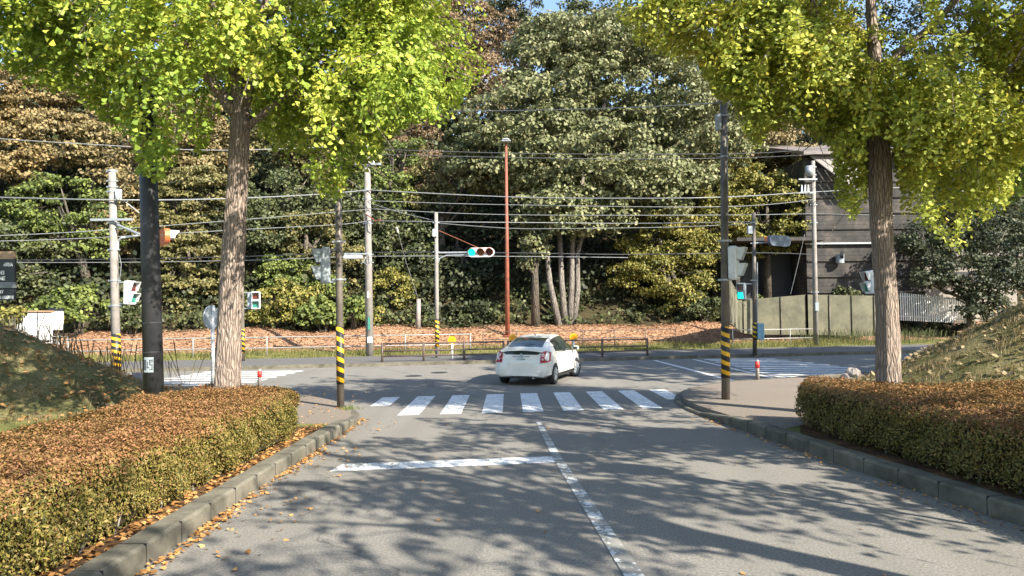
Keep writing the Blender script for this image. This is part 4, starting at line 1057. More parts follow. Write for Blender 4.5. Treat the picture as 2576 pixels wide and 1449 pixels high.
L2 = [(P(2255, 400, d2), (1, -.1, .35), 3.4, .13, .03), (P(2208, 330, d2), (-1, 0, .35), 2.6, .13, .06), (P(2130, 280, d2-.1), (-.2, 0, 1), 2.6, .10, 0), (P(2205, 200, d2), (.8, -.4, .8), 3.4, .09, .02), (P(2195, 100, d2), (-.8, .5, .6), 3.2, .08, .02), (P(2205, 250, d2), (.2, .9, .7), 3, .09, .0), (P(2205, 300, d2), (-.9, -.5, .5), 3.6, .07, .02), (P(2330, 350, d2), (.5, -.2, 1), 3, .06, 0)]
def notrunk2(p):
    x, y = project(p); return ~((np.abs(x-2212) < 34) & (y > 345) & (p[:, 1] < d2+.3))
ginkgo('ginkgo_tree', 'ginkgo street tree with yellow-green leaves behind the right hedge, trunk forking high up', T2, [.23, .19, .19, .20, .19, .12, .09, .05], L2, lobes2, 3600, 66, .072, M['leaf_ginkgo_r'], lows2, grp='ginkgo street trees', extra=notrunk2)
# ginkgo trees of the same rows just outside the picture; their crowns shade the road
def offginkgo(x, y, lab, n=900, lobes=None, ext=0):
    lim = [(x, y, .1), (x+.05, y, 3), (x, y+.05, 5.4), (x-.05, y, 10)]
    lobes = lobes or [((x, y, 8.0), (3.4, 3.2, 2.8))]
    ginkgo('ginkgo_tree', lab, lim, [.24, .19, .17, .05], [((x, y, 4.6), (-.8, .1, .9), 3.2, .1, .03), ((x, y, 5), (.8, -.3, .8), 3, .1, .02), ((x, y, 5.8), (-.3, .8, .7), 3, .08, 0), ((x, y, 6.2), (.3, -.8, .6), 3, .08, 0), ((x, y, 5.3), (-.9, -.4, .5), 3.2, .08, .02)],
           lobes, n, 24, .12, M['leaf_ginkgo'], None, grp='ginkgo street trees', extra=hide_in_view if ext == 0 else None)
def hide_in_view(p):                 # crowns of the trees outside the picture end at its border
    q = (p-np.array([0, 0, CAMH])) @ np.array(CM); ahead = -q[:, 2]
    x = 1288+FPX*q[:, 0]/np.maximum(ahead, .01); y = 724.5-FPX*q[:, 1]/np.maximum(ahead, .01)
    return ~((ahead > .2) & (x > -40) & (x < 2616) & (y > -40) & (y < 1500))
offginkgo(7.2, 2.0, 'ginkgo street tree beside the camera on the right, casting the dappled shadow on the road', 330,
          [((7.0, 2.2, 7.2), (2.6, 1.5, 1.0)), ((8.3, 3.6, 8.4), (1.5, 1.4, .9)), ((6.2, 3.9, 5.9), (1.3, 1.0, .5)), ((9.0, 4.6, 5.0), (1.6, 1.6, .9)), ((9.2, 4.2, 5.2), (1.7, 1.5, .8)), ((8.8, 5.0, 5.2), (1.3, 1.3, .9))])  # low lobes on the hedge side added to shade the right kerb
offginkgo(-5.2, .5, 'ginkgo street tree beside the camera on the left, shading the near mound', 420)
offginkgo(17.8, 20.8, 'ginkgo beyond the right mound, its crown edge dark against the top right corner', 800, [((17.8, 20.8, 8.0), (3.6, 3.2, 3.0))], 1)
offginkgo(9.4, 6.6, 'unseen ginkgo added in the right hedge to shade the near zebra crossing', 420,
          [((8.8, 7.3, 6.4), (1.9, 1.6, 1.1)), ((9.6, 6.0, 8.0), (1.9, 1.5, 1.1)), ((8.1, 8.5, 6.3), (1.2, 1.0, .8)), ((10.0, 8.4, 8.6), (1.9, 1.4, 1.1))])  # unseen tree added for its shadow on the crossing
offginkgo(6.8, -4.6, 'ginkgo street tree behind the camera on the right', 380)
# round signs on a tall post just outside the picture at right; their shadow lies across the road
th = thing('road_sign', 'signpost outside the picture whose round shadows fall across the road', 'sign', (5.6, 6.35, .14))
part('post', MB().tube([(5.6, 6.35, .1), (5.6, 6.35, 4.95)], .035, 10), M['galv'], th, True)
sd = Vector((.4, -1, 0))
part('sign_disc', MB().disc((5.6, 6.29, 4.6), sd, .38, .02, 24), M['white'], th); part('sign_disc', MB().disc((5.6, 6.29, 3.7), sd, .38, .02, 24), M['white'], th)
part('sign_plate', MB().box((5.6, 6.29, 3.0), (.42, .02, .42)), M['white'], th)
# unseen tall trees added right of the junction to shade its far right part
def shade_tree(x, y, h, r, lab, n=60, z0=None):
    th = thing('added_evergreen', lab, 'tree', (x, y, 0), 'unseen tall evergreens added for shade')
    part('trunk', MB().tube([(x, y, 0), (x, y, h*.8)], [.35, .12], 10), M['bark_dark'], th, True)
    zc = h*.62 if z0 is None else (h+z0)/2; rz_ = h*.40 if z0 is None else (h-z0)/2
    leafcrown('crown', [((x, y, zc), (r, r, rz_))], M['leaf_dark'], th, .6, 1.7, 40, .8, filt=lambda p: hide_in_view(p))
shade_tree(19, 12.5, 19, 2.6, 'slim tall evergreen nearest the right mound, added unseen for its shade', z0=9.5)
shade_tree(20.5, 14.8, 21, 3.0, 'tall evergreen behind the slim one, added unseen for its shade', z0=12)
shade_tree(24.5, 16, 20, 3.6, 'tall evergreen right of the right mound, added unseen for its shade', z0=10)
shade_tree(31, 14, 24, 6, 'very tall evergreen farther right, added unseen for its shade')
shade_tree(31, 20.5, 20, 4.5, 'evergreen beside the main road far right, added unseen for its shade', z0=8)
shade_tree(39, 16, 22, 6, 'tall evergreen farthest right, added unseen for its shade')

# ------------------------------------------------------------------ hill trees
def hd(px, d):                        # the slope runs obliquely: nearer at left, farther at right
    return d + .22*((px-1288)/FPX*d-3.5)*.95
def LB(px, py, rx, ry, d, dep=None):
    d = hd(px, d); c = P(px, py, d); a = rx/FPX*d; b = ry/FPX*d
    return (tuple(c), (a, dep if dep else min(a, b)*.75, b))
def hill_tree(label, kind, lobes, leaf=.30, clump=1.15, per=60, dens=1.0, flat=.65, trunk=None, tmat='bark_dark', shape='leaf', name='broadleaf_tree', tr=.32, grp='trees on the hillside'):
    LBS = [LB(*l) for l in lobes]; c0 = Vector(LBS[0][0]); 
    if trunk: g0 = P(trunk[0], trunk[1], hd(trunk[0], lobes[0][4])); bx, by = g0.x, g0.y
    else: bx, by = c0.x, c0.y+.3
    zb = gz(bx, by)-.2; th = thing(name, label, 'tree', (bx, by, zb), grp)
    mb = MB(); base = Vector((bx, by, zb)); topz = max(c0.z, zb+2)
    mid = Vector(((bx*.6+c0.x*.4), (by*.6+c0.y*.4), (zb+topz)/2)); top = Vector((c0.x, c0.y, topz))
    mb.tube([base, mid, top], [tr, tr*.75, tr*.35], 9)
    for i, (c, r_) in enumerate(LBS):
        for k in range(3):
            d_ = Vector((random.uniform(-1, 1)*r_[0]*.6, random.uniform(-1, 1)*r_[1]*.6, random.uniform(-.3, .6)*r_[2]))
            mb.tube([mid.lerp(top, random.uniform(0, .8)), (mid+Vector(c)+d_)/2, Vector(c)+d_], [tr*.4, tr*.28, tr*.1], 6)
    part('trunk', mb, M[tmat], th, True)
    f_ = 1 if per > 90 else .78
    leafcrown('crown', LBS, M['leaf_'+kind], th, leaf*f_, clump, int(per/f_**1.5), dens, flat, shape)
    return th
HT = hill_tree
# skyline and upper slope (far to near)
HT('dark conifer-like tree standing against the blue sky left of the gap', 'dark', [(1310, 20, 55, 60, 80), (1330, 80, 60, 50, 79)], .4, 1.1, 45)
HT('olive tree on the skyline right of the left ginkgo crown', 'olive', [(1070, 60, 130, 110, 77), (1150, 150, 80, 70, 75)], .36, 1.1, 55)
HT('tall dark tree on the skyline over the red-brown tree', 'midg', [(1190, 10, 110, 75, 84), (1250, 60, 60, 60, 83)], .4, 1.2, 45)
HT('olive tree on the skyline above the huge tree at right', 'olive', [(1740, 60, 110, 90, 79), (1620, 95, 80, 55, 79), (1360, 75, 60, 40, 79)], .36, 1.1, 50)
HT('dark green tree at the top centre between the two patches of blue sky', 'midg', [(1485, 45, 75, 50, 82), (1455, 20, 38, 30, 82), (1450, 110, 100, 60, 80)], .4, 1.2, 45)
HT('dark tree right of the second sky patch at the top', 'midg', [(1650, 45, 65, 55, 80), (1620, 130, 120, 60, 78)], .4, 1.3, 45)
HT('dark tall tree behind the right ginkgo near the top right', 'dark', [(1860, 0, 170, 140, 78), (1780, 150, 120, 90, 76)], .42, 1.5, 45)
HT('dark tall tree at the top behind the right ginkgo crown', 'dark', [(2150, 60, 190, 180, 74)], .42, 1.5, 45)
HT('black-green tall tree in the top right corner', 'dark', [(2480, 60, 190, 220, 66), (2560, 300, 120, 150, 62)], .42, 1.5, 45)
HT('dark tree at the top left behind the ginkgo leaves', 'midg', [(620, 10, 230, 150, 82)], .42, 1.5, 45)
HT('dark tree in the upper left corner above the tan crowns', 'midg', [(120, 60, 220, 130, 78)], .42, 1.5, 45)
HT('dark bluish tree above the brown crowns right of the left ginkgo', 'midg', [(960, 20, 180, 130, 80)], .42, 1.5, 45)
HT('red-brown autumn tree below the sky at upper centre left', 'brown', [(1180, 90, 130, 90, 70), (1270, 130, 90, 70, 69), (1100, 190, 90, 80, 68), (1200, 210, 90, 80, 66)], .3, .9, 60)
HT('orange-brown autumn tree just under the sky at the top centre', 'brown', [(1500, 110, 95, 55, 68), (1420, 150, 70, 45, 67), (1570, 160, 60, 50, 66)], .3, .9, 60)
HT('reddish tree peeping out over the left ginkgo', 'brown', [(690, 120, 130, 110, 68)], .32, 1.0, 50)
# middle slope
HT('large tan-leaved tree at the left edge below the ginkgo leaves', 'orange', [(60, 250, 120, 100, 58), (-60, 330, 120, 110, 57), (40, 420, 80, 60, 55)], .21, .75, 100, 1.15, .42)
HT('tan tree with layered crown left of the black pole', 'tan', [(230, 270, 120, 95, 57), (150, 350, 110, 70, 55), (270, 380, 90, 70, 54)], .21, .75, 100, 1.15, .42)
HT('tan tree behind the black pole and left ginkgo trunk', 'tan', [(440, 300, 130, 100, 57), (520, 400, 110, 80, 55)], .21, .75, 95, 1.15, .42)
HT('shaded olive tree right of the left ginkgo trunk, midway up', 'olive', [(720, 300, 130, 110, 58), (840, 400, 110, 90, 56)], .28, 1.0, 60)
HT('brown autumn tree between the left ginkgo and the large grey-green tree', 'brown', [(1010, 330, 120, 80, 58), (900, 260, 100, 80, 60), (1080, 420, 70, 60, 56)], .26, .8, 60)
HT('small yellow-green tree above the central utility pole cables', 'green', [(985, 395, 80, 60, 52), (965, 470, 60, 60, 51)], .24, .7, 60)
HT('tan-olive tree above the open shed', 'tan', [(1860, 300, 110, 110, 56), (1960, 400, 100, 90, 55), (1800, 420, 80, 80, 54)], .22, .8, 95, 1.1)
HT('dark evergreen behind the timber building roof', 'dark', [(2060, 300, 130, 130, 62), (2200, 380, 120, 120, 62)], .35, 1.3, 50)
HT('black-green evergreen right of the timber building', 'dark', [(2400, 380, 150, 150, 57), (2480, 560, 140, 110, 54)], .34, 1.3, 50)
HT('dark leafy tree hanging over the pale annex and picket fence', 'dark', [(2440, 690, 120, 45, 41.5, 2), (2350, 610, 80, 50, 43, 2), (2540, 640, 80, 120, 42, 2), (2480, 765, 90, 40, 40.5, 1.5), (2330, 700, 40, 20, 41.5, 1)], .26, .8, 60)
# lower slope
HT('bright green feathery tree low at the left', 'green', [(150, 520, 120, 80, 50), (250, 590, 90, 60, 49.5), (60, 580, 90, 70, 50.5)], .22, .7, 75, 1.0, .4, trunk=(235, 770))
HT('dark green tree at the left edge behind the sign board', 'midg', [(10, 640, 110, 90, 50), (110, 680, 100, 60, 49.5)], .25, .9, 60)
HT('olive tree with tiered branches between black pole and ginkgo trunk', 'olive', [(470, 480, 110, 70, 50), (420, 570, 90, 60, 49.5), (500, 650, 90, 70, 49), (450, 740, 80, 50, 48.5)], .22, .62, 90, 1.1, .35, trunk=(455, 850))
HT('tan layered tree beside the left striped pole', 'tan', [(330, 480, 80, 70, 51), (310, 580, 60, 60, 50.5)], .23, .7, 75, 1.0, .4)
HT('dusky blue-green tree right of the left ginkgo trunk', 'midg', [(720, 500, 110, 80, 51), (680, 590, 80, 70, 50), (800, 560, 90, 80, 51)], .26, .8, 60)
HT('olive tree behind the near left signal pole', 'olive', [(770, 590, 90, 60, 49.5), (850, 660, 70, 60, 49)], .24, .7, 65)
HT('dark tree behind the central concrete pole', 'midg', [(930, 560, 90, 80, 50.5), (1010, 640, 90, 90, 50)], .26, .9, 60)
HT('dark shaded tree behind the lit green signal', 'dark', [(1150, 600, 120, 110, 51.5), (1210, 730, 110, 80, 50)], .28, .9, 55)
HT('olive-green leafy tree between the concrete pole and red lamp post', 'olive', [(1110, 480, 100, 70, 51), (1190, 420, 70, 60, 50)], .26, .8, 55)
# the great tree in the centre
th = HT('huge grey-green broadleaf tree filling the centre of the hillside', 'greyg',
   [(1530, 230, 250, 170, 50, 6), (1330, 330, 160, 130, 48, 4), (1720, 330, 170, 160, 49.5, 4.5), (1480, 420, 190, 110, 46, 4), (1650, 480, 130, 80, 46.5, 3), (1260, 400, 110, 80, 48, 3), (1560, 110, 130, 70, 52, 4), (1340, 540, 55, 75, 45.5, 1.5), (1400, 130, 120, 80, 52, 4), (1470, 545, 110, 50, 45, 2.2), (1390, 520, 60, 45, 45, 2)],
   .25, .9, 105, 1.2, .62, trunk=(1420, 812), tmat='bark_dark', tr=.22)
tp = [x for x in th.children if x.name.startswith('trunk')][0]
tb = MB()
for i, (xb, xt, yt) in enumerate(((1408, 1372, 600), (1422, 1408, 590), (1432, 1440, 600), (1441, 1452, 640))):
    b0 = P(xb, 815, 46.0+.25*i); b0.z = gz(b0.x, b0.y)-.2; t0_ = P(xt, yt, 46.6+.2*i); t1_ = P(xt+(xt-1415)*1.2, yt-170, 47)
    m0 = b0.lerp(t0_, .5)+Vector((.12*(i-1.5), 0, 0)); tb.tube([b0, m0, t0_, t1_], [.25, .19, .16, .09], 12)
part('stem', tb, M['bark_pale'], th, True)
HT('yellow-olive tree right of the great tree above the bank', 'yellowg', [(1660, 600, 100, 80, 48), (1620, 690, 70, 60, 47), (1720, 680, 90, 70, 47.5), (1700, 740, 60, 40, 46.5)], .22, .75, 90, 1.1, .6, trunk=(1690, 815))
HT('tan-green tree directly behind the tall right pole', 'yellowg', [(1800, 560, 90, 90, 49), (1760, 640, 70, 60, 48), (1850, 480, 80, 80, 50)], .22, .75, 90, 1.1)
HT('golden-olive tree overhanging the black shed mouth', 'yellowg', [(1930, 520, 100, 80, 48.5, 2), (1990, 590, 55, 35, 47.6, 1.2), (1920, 620, 70, 25, 47.4, 1.2)], .21, .7, 95, 1.1)
HT('grey-green hanging branches beside the red lamp post', 'greyg', [(1345, 600, 32, 60, 45.2, 1), (1330, 640, 20, 30, 45.2, .8)], .30, .6, 40)
# shrubs at the foot of the hill
def shrub(label, kind, lobes, leaf=.16, per=70, clump=.5, nm='shrub'):
    LBS = [LB(*l) for l in lobes]; c = Vector(LBS[0][0]); zb = gz(c.x, c.y)-.1
    th = thing(nm, label, 'shrub', (c.x, c.y, zb), 'shrubs at the foot of the hill')
    mb = MB()
    for k in range(7): mb.tube([(c.x+random.uniform(-.2, .2), c.y, zb), (c.x+random.uniform(-1, 1)*LBS[0][1][0]*.6, c.y+random.uniform(-.3, .3), c.z)], [.04, .02], 5)
    part('stems', mb, M['bark_dark'], th)
    leafcrown('foliage', LBS, M['leaf_'+kind], th, leaf, clump, per, 1.1, .7)
shrub('bright yellow-green bush left of the near left signal pole', 'yellowg', [(730, 760, 90, 45, 46.5), (690, 790, 60, 30, 45.8)])
shrub('deep green glossy bush directly behind the near left signal pole', 'green', [(815, 792, 50, 32, 45), (780, 800, 40, 22, 44.8)], .22)
shrub('deep green glossy bush between the signal pole and the concrete pole', 'green', [(890, 785, 35, 32, 45)], .22)
shrub('yellow-green leafy shrub above the glossy bushes', 'green', [(730, 690, 75, 50, 49), (800, 720, 60, 40, 48)])
shrub('green bush behind the white cabinet at left', 'green', [(200, 760, 70, 40, 45), (140, 790, 60, 30, 44)], .22)
shrub('dark green bush between the left striped pole and the black pole', 'midg', [(330, 790, 60, 35, 45)], .2)
shrub('small yellow bush at the left edge above the mound', 'yellowg', [(35, 790, 28, 25, 38)], .16)
shrub('yellow-green shrub right of the central concrete pole', 'yellowg', [(985, 730, 50, 50, 48), (940, 790, 30, 20, 45.5)])
shrub('dark shrub climbing over the retaining wall right of the thin pole', 'midg', [(2130, 765, 55, 35, 44.0), (2100, 830, 70, 25, 43)], .2)
shrub('yellow-flecked weed clump at the foot of the retaining wall', 'yellowg', [(2095, 815, 28, 20, 42.5)], .16)
shrub('dark bush in front of the picket fence', 'dark', [(2290, 790, 50, 30, 44), (2380, 835, 120, 22, 43)], .2)
shrub('ivy tuft trailing over the mossy retaining wall', 'green', [(1910, 768, 28, 25, 43.7, .3)], .14)
shrub('low bush on the bank right of the yellow-olive tree', 'midg', [(1770, 775, 50, 30, 46)], .2)
shrub('low dark bush behind the stub post', 'dark', [(1150, 790, 110, 28, 47.5)], .2)
# undergrowth that fills the wood's floor
def scatter_hill(n, q0, q1, x0, x1, kind, leaf, name, label, h=1.8, cl=.9):
    x = rng.uniform(x0, x1, n); q = rng.uniform(q0, q1, n); y = far_edge(x)+q; z = hill_z(x, y)
    cc = np.column_stack([x, y, z+rng.uniform(.1, h, n)]); per = 36; idx = np.repeat(np.arange(n), per); d = sph(n*per)
    p = cc[idx]+d*np.array([1, 1, .6])*(cl*rng.uniform(.4, 1.1, n*per))[:, None]
    a, b = project(p); k = (p[:, 2] > ground_z(p[:, 0], p[:, 1]))
    k &= ~((a > 1870) & (a < 2320) & (b > 500) & (p[:, 1] < 56))
    p = p[k]; d = d[k]
    o = leafmesh(name, p, d*.6+sph(len(p))*.7+np.array([0, -.1, .2]), sph(len(p)), leaf*rng.uniform(.6, 1.3, len(p)), 'leaf', M['leaf_'+kind], None)
    tag(o, label, 'undergrowth', None, 'stuff')
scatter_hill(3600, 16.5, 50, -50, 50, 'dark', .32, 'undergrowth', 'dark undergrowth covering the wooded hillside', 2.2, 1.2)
scatter_hill(1400, 26, 60, -60, 60, 'midg', .5, 'far_wood', 'mass of distant woodland on the upper hillside', 7.0, 1.8)
scatter_hill(520, 14.4, 19, -45, 18, 'midg', .24, 'ground_cover', 'low green ground cover along the foot of the wood', .8, .6)
# ------------------------------------------------------------------ litter and grass
def litter(name, label, x, y, z, size, kind, shape='leaf', flat=.35, cat='leaves'):
    n = len(x); p = np.column_stack([x, y, z]); nr = np.array([0, 0, 1.0])+sph(n)*flat
    o = leafmesh(name, p, nr, sph(n)+np.array([0, 0, .02]), size*rng.uniform(.6, 1.3, n), shape, M['leaf_'+kind]); tag(o, label, cat, None, 'stuff')
nL = 1700
y = rng.uniform(4.2, 14.6, nL); x = -3.2+np.abs(rng.normal(size=nL))*.075+.01*np.sin(y*3)
far_ = rng.random(nL) < .13; x = np.where(far_, -3.2+rng.random(nL)*.9, x)
dens = .5+.5*np.sin(y*1.9)+.35*np.sin(y*5.3); k = (rng.random(nL) < .35+.6*dens)
xs_ = [x[k]]; ys_ = [y[k]]; zs_ = [np.full(k.sum(), .012)+rng.random(k.sum())*.02]
n2 = 110; xs_.append(rng.uniform(-3.1, 4.5, n2)); ys_.append(rng.uniform(5, 22, n2)); zs_.append(np.full(n2, .012))
n3 = 900; y3 = rng.uniform(4, 13, n3); xs_.append(-3.62+rng.normal(size=n3)*.09); ys_.append(y3); zs_.append(np.full(n3, .16)+rng.random(n3)*.02)
n4 = 220; y4 = rng.uniform(6, 15, n4); xk = np.interp(y4, [p[1] for p in KR[:9]], [p[0] for p in KR[:9]]); xs_.append(xk-np.abs(rng.normal(size=n4))*.15); ys_.append(y4); zs_.append(np.full(n4, .012))
n5 = 240; y5 = rng.uniform(13, 19, n5); xs_.append(-3.6-rng.random(n5)*3); ys_.append(y5); zs_.append(np.full(n5, .155))
litter('fallen_leaves', 'orange fallen leaves gathered in the left gutter and strewn over the road', np.concatenate(xs_), np.concatenate(ys_), np.concatenate(zs_), .050, 'litter', 'fan', .45)
n = 16000; x = rng.uniform(-24, 20, n); q = rng.uniform(8.8, 14.8, n); yy = far_edge(x)+q
litter('bank_leaves', 'brown and orange fallen leaves covering the bank below the wood', x, yy, hill_z(x, yy)+.03+rng.random(n)*.04, .13, 'bankl', 'leaf', .5)
def grass(name, label, x, y, z, h, kind, shape='blade'):
    n = len(x); p = np.column_stack([x, y, z]); nr = np.column_stack([rng.normal(size=n), rng.normal(size=n)-1, np.zeros(n)])
    o = leafmesh(name, p, nr, np.array([0, 0, 1.0])+sph(n)*.45, h*rng.uniform(.5, 1.3, n), shape, M['leaf_'+kind]); tag(o, label, 'grass', None, 'stuff')
n = 26000; x = rng.uniform(-24, 22, n); q = rng.uniform(5.2, 9.0, n); yy = far_edge(x)+q; k = rng.random(n) < .5+.5*np.sin(x*.9)*np.sin(q*1.3+x*.3)
grass('verge_grass', 'yellow-green grass on the verge beyond the far footpath', x[k], yy[k], hill_z(x[k], yy[k]), .24, 'grass')
def mound_pts(cx, cy, Rx, Ry, n):
    a = rng.random(n)*2*math.pi; r_ = np.sqrt(rng.random(n)); x = cx+np.cos(a)*Rx*r_; y = cy+np.sin(a)*Ry*r_; return x, y, ground_z(x, y)-.02
x, y, z = mound_pts(-15.6, 16.9, 8.0, 5.0, 60000); grass('mound_grass', 'short dry turf covering the left mound', x, y, z, .085*(1+.6*np.sin(x*3.1+np.sin(y*4))*np.sin(y*3.7)), 'dry')
k = rng.random(len(x)) < .05; litter('mound_leaves', 'pale dead leaves lying on the left mound', x[k], y[k], z[k]+.07, .11, 'litter', 'fan', .6)
x, y, z = mound_pts(18.3, 17.4, 9.4, 6.8, 60000); grass('mound_grass', 'dry yellowish turf and dead stalks covering the right mound', x, y, z, .11*(1+.7*np.sin(x*3.1+np.sin(y*4))*np.sin(y*3.7)), 'dry')
k = rng.random(len(x)) < .07; litter('mound_leaves', 'pale dead leaves and twigs lying on the right mound', x[k], y[k], z[k]+.08, .14, 'dry', 'leaf', .8)
n = 24000; x = rng.uniform(-14, -6.2, n); y = rng.uniform(7, 20, n); k = (x < -6.3)
grass('lawn_grass', 'thin lawn between the left hedge and the left mound', x[k], y[k], ground_z(x[k], y[k])-.01, .06, 'grass')
n = 9000; x = rng.uniform(9.0, 14, n); y = rng.uniform(12.5, 21.5, n)
grass('lawn_grass', 'thin lawn behind the right hedge around the ginkgo trunk', x, y, ground_z(x, y)-.01, .07, 'grass')
n = 160; grass('weed_tuft', 'small green weed tuft at the foot of the near left signal pole', -3.55+rng.normal(size=n)*.12, 15.2+rng.normal(size=n)*.1, np.full(n, .14), .09, 'green')
n = 260; x = P(160, 900, 20.5).x+rng.normal(size=n)*1.6; yy = 20.3+rng.normal(size=n)*.4
grass('tall_dry_grass', 'tall dry grass stalks behind the left mound ridge', x, yy, ground_z(x, yy), 1.1, 'dry', 'stalk')
n = 900; x = rng.uniform(P(2000, 860, 42).x, P(2400, 860, 42).x, n); yy = far_edge(x)+rng.uniform(5.4, 9, n)
grass('tall_weeds', 'tall shaded weeds below the retaining wall at right', x, yy, hill_z(x, yy), .7, 'midg', 'stalk')
# ------------------------------------------------------------------ the white car
def catmull(rows, m):
    out = []; n = len(rows)
    for i in range(n-1):
        a, b, c, d = rows[max(i-1, 0)], rows[i], rows[i+1], rows[min(i+2, n-1)]
        for k in range(m):
            t = k/m; out.append([tuple(.5*((2*b[j][q])+(c[j][q]-a[j][q])*t+(2*a[j][q]-5*b[j][q]+4*c[j][q]-d[j][q])*t*t+(3*b[j][q]-a[j][q]-3*c[j][q]+d[j][q])*t**3) for q in range(3)) for j in range(len(b))])
    out.append([tuple(p) for p in rows[-1]]); return out
def car():
    paint = simple('white_car_paint', (.76, .73, .65), .28, 0, (.72, .69, .62), 2, 0, .6)
    glass, nt, bs = newmat('tinted_window'); bs.inputs['Base Color'].default_value = (.03, .04, .038, 1); bs.inputs['Roughness'].default_value = .06; bs.inputs['Coat Weight'].default_value = .5
    dk = M['dark']; head = R(-19)
    root = thing('hatchback_car', 'white five-door hatchback turning right in the junction, seen from behind', 'car', (0, 0, 0))
    root.location = (.24, 21.0, .004); root.rotation_euler = (0, 0, head)
    # (y, half width, z sill, z belt, roof half width, z roof)
    st = [(.00, .66, .36, .66, .60, .70), (.05, .78, .27, .72, .70, .80), (.16, .835, .25, .93, .70, 1.04), (.30, .850, .25, .98, .66, 1.115), (.55, .858, .25, 1.0, .64, 1.20), (.90, .862, .25, 1.0, .615, 1.33),
          (1.35, .862, .24, .985, .60, 1.43), (1.85, .862, .24, .97, .60, 1.485), (2.30, .862, .24, .955, .595, 1.48), (2.70, .862, .24, .94, .585, 1.40), (3.10, .860, .24, .925, .60, 1.22), (3.45, .855, .24, .90, .64, 1.03), (3.80, .84, .24, .82, .66, .92), (4.15, .80, .25, .70, .62, .78), (4.35, .70, .28, .60, .55, .66), (4.45, .52, .34, .52, .42, .56)]
    rows = []
    for y, w, zs, zb, rw, zr in st:
        m_ = (zs+zb)/2
        rows.append([(0, y, zs), (w*.86, y, zs), (w*.985, y, zs+.07), (w*1.0, y, m_-.05), (w*1.0, y, m_+.12), (w*.975, y, zb), ((w*.975+rw)/2+.03, y, (zb+zr-.05)/2+.015), (rw, y, zr-.055), (rw*.86, y, zr-.015), (rw*.45, y, zr), (0, y, zr+.006)])
    RW = catmull(rows, 4); nr = len(RW); nc = len(RW[0]); V = []
    for r_ in RW:
        V += [tuple(p) for p in r_] + [(-p[0], p[1], p[2]) for p in r_]
    cat_ = {'body': [], 'side_window': [], 'rear_window': [], 'windscreen': []}
    for i in range(nr-1):
        ym = (RW[i][0][1]+RW[i+1][0][1])/2
        for j in range(nc-1):
            a = i*2*nc+j; q = (a, a+1, a+2*nc+1, a+2*nc); ql = tuple(x+nc for x in q)[::-1]
            key = 'body'
            if j in (5, 6) and .98 < ym < 3.02: key = 'side_window'
            if j == 5 and (.86 < ym <= .98 or 3.02 <= ym < 3.22): key = 'side_window'
            if j >= 8 and .42 < ym < 1.28: key = 'rear_window'
            if j >= 7 and 2.45 < ym < 3.5: key = 'windscreen'
            cat_[key] += [q, ql]
    cat_['body'] += [tuple(range(nc-1, -1, -1))+tuple(nc+k for k in range(1, nc-1)), tuple((nr-1)*2*nc+k for k in range(nc))+tuple((nr-1)*2*nc+nc+k for k in range(nc-2, 0, -1))]
    for key, fs in cat_.items():
        used = sorted({i for f in fs for i in f}); mp = {u: k for k, u in enumerate(used)}
        mb = MB(); mb.v = [V[u] for u in used]; mb.f = [tuple(mp[i] for i in f) for f in fs]
        o = part(key, mb, paint if key == 'body' else glass, root, True, local=True)
        if key == 'body': body = o; autosmooth(o, 50)
    L = lambda nm, mb, mt, par=root, sm=False: part(nm, mb, mt, par, sm, local=True)
    # tailgate, spoiler, lower glass, bumper
    def slab(pts, th_, dirv=(0, -1, 0)):          # thick polygon facing backwards
        dv = Vector(dirv)*th_; n = len(pts); v = [Vector(p) for p in pts]+[Vector(p)+dv for p in pts]
        return MB().add(v, [tuple(range(n-1, -1, -1)), tuple(range(n, 2*n))]+[(i, (i+1) % n, n+(i+1) % n, n+i) for i in range(n)])
    def face_y(x, z): return .03+.10*max(0, (z-.72)/.36)+.10*(abs(x)/.8)**3
    def strip(x0, x1, z0, z1, off, n=10, f0=None, f1=None):
        v = []; f = []
        for i in range(n+1):
            x = x0+(x1-x0)*i/n; za = z0 if f0 is None else f0(x); zb_ = z1 if f1 is None else f1(x)
            for y_, z_ in ((face_y(x, za)-off, za), (face_y(x, zb_)-off, zb_), (face_y(x, zb_)+.03, zb_), (face_y(x, za)+.03, za)): v.append((x, y_, z_))
        for i in range(n):
            for k in range(4): a = i*4+k; b = i*4+(k+1) % 4; f.append((a, a+4, b+4, b))
        f += [(0, 1, 2, 3), tuple(n*4+k for k in (3, 2, 1, 0))]
        return MB().add(v, f)
    L('tailgate', strip(-.60, .60, .70, .93, .012), paint)
    gl = L('lower_rear_window', strip(-.60, .60, .925, 1.05, .008, f1=lambda x: 1.05-.05*(x/.6)**2), glass)
    L('spoiler', strip(-.66, .66, 1.055, 1.11, .075, f0=lambda x: 1.055-.05*(x/.66)**2, f1=lambda x: 1.115-.06*(x/.66)**2), paint)
    L('rear_bumper', strip(-.84, .84, .30, .69, .045, 16, f0=lambda x: .30+.04*(abs(x)/.84)**4), paint)
    L('bumper_lower_lip', strip(-.72, .72, .235, .295, .0, 12), dk)
    L('plate_garnish', strip(-.27, .27, .868, .895, .03), M['greybox'])
    em = MB().disc((0, face_y(0, .93)-.02, .925), (0, -1, .2), .045, .012, 16); L('badge', em, M['galv'])
    npz = L('number_plate', strip(-.165, .165, .735, .86, .022, 3), M['white'])
    nd = MB()
    for i, x in enumerate((-.11, -.06, .0, .04, .08, .12)):
        nd.box((x, face_y(0, .79)-.025, .785), (.022 if i else .012, .004, .06))
    nd.box((-.02, face_y(0, .84)-.025, .838), (.16, .004, .014))
    L('plate_digits', nd, simple('plate_green', (.03, .16, .08), .5), npz)
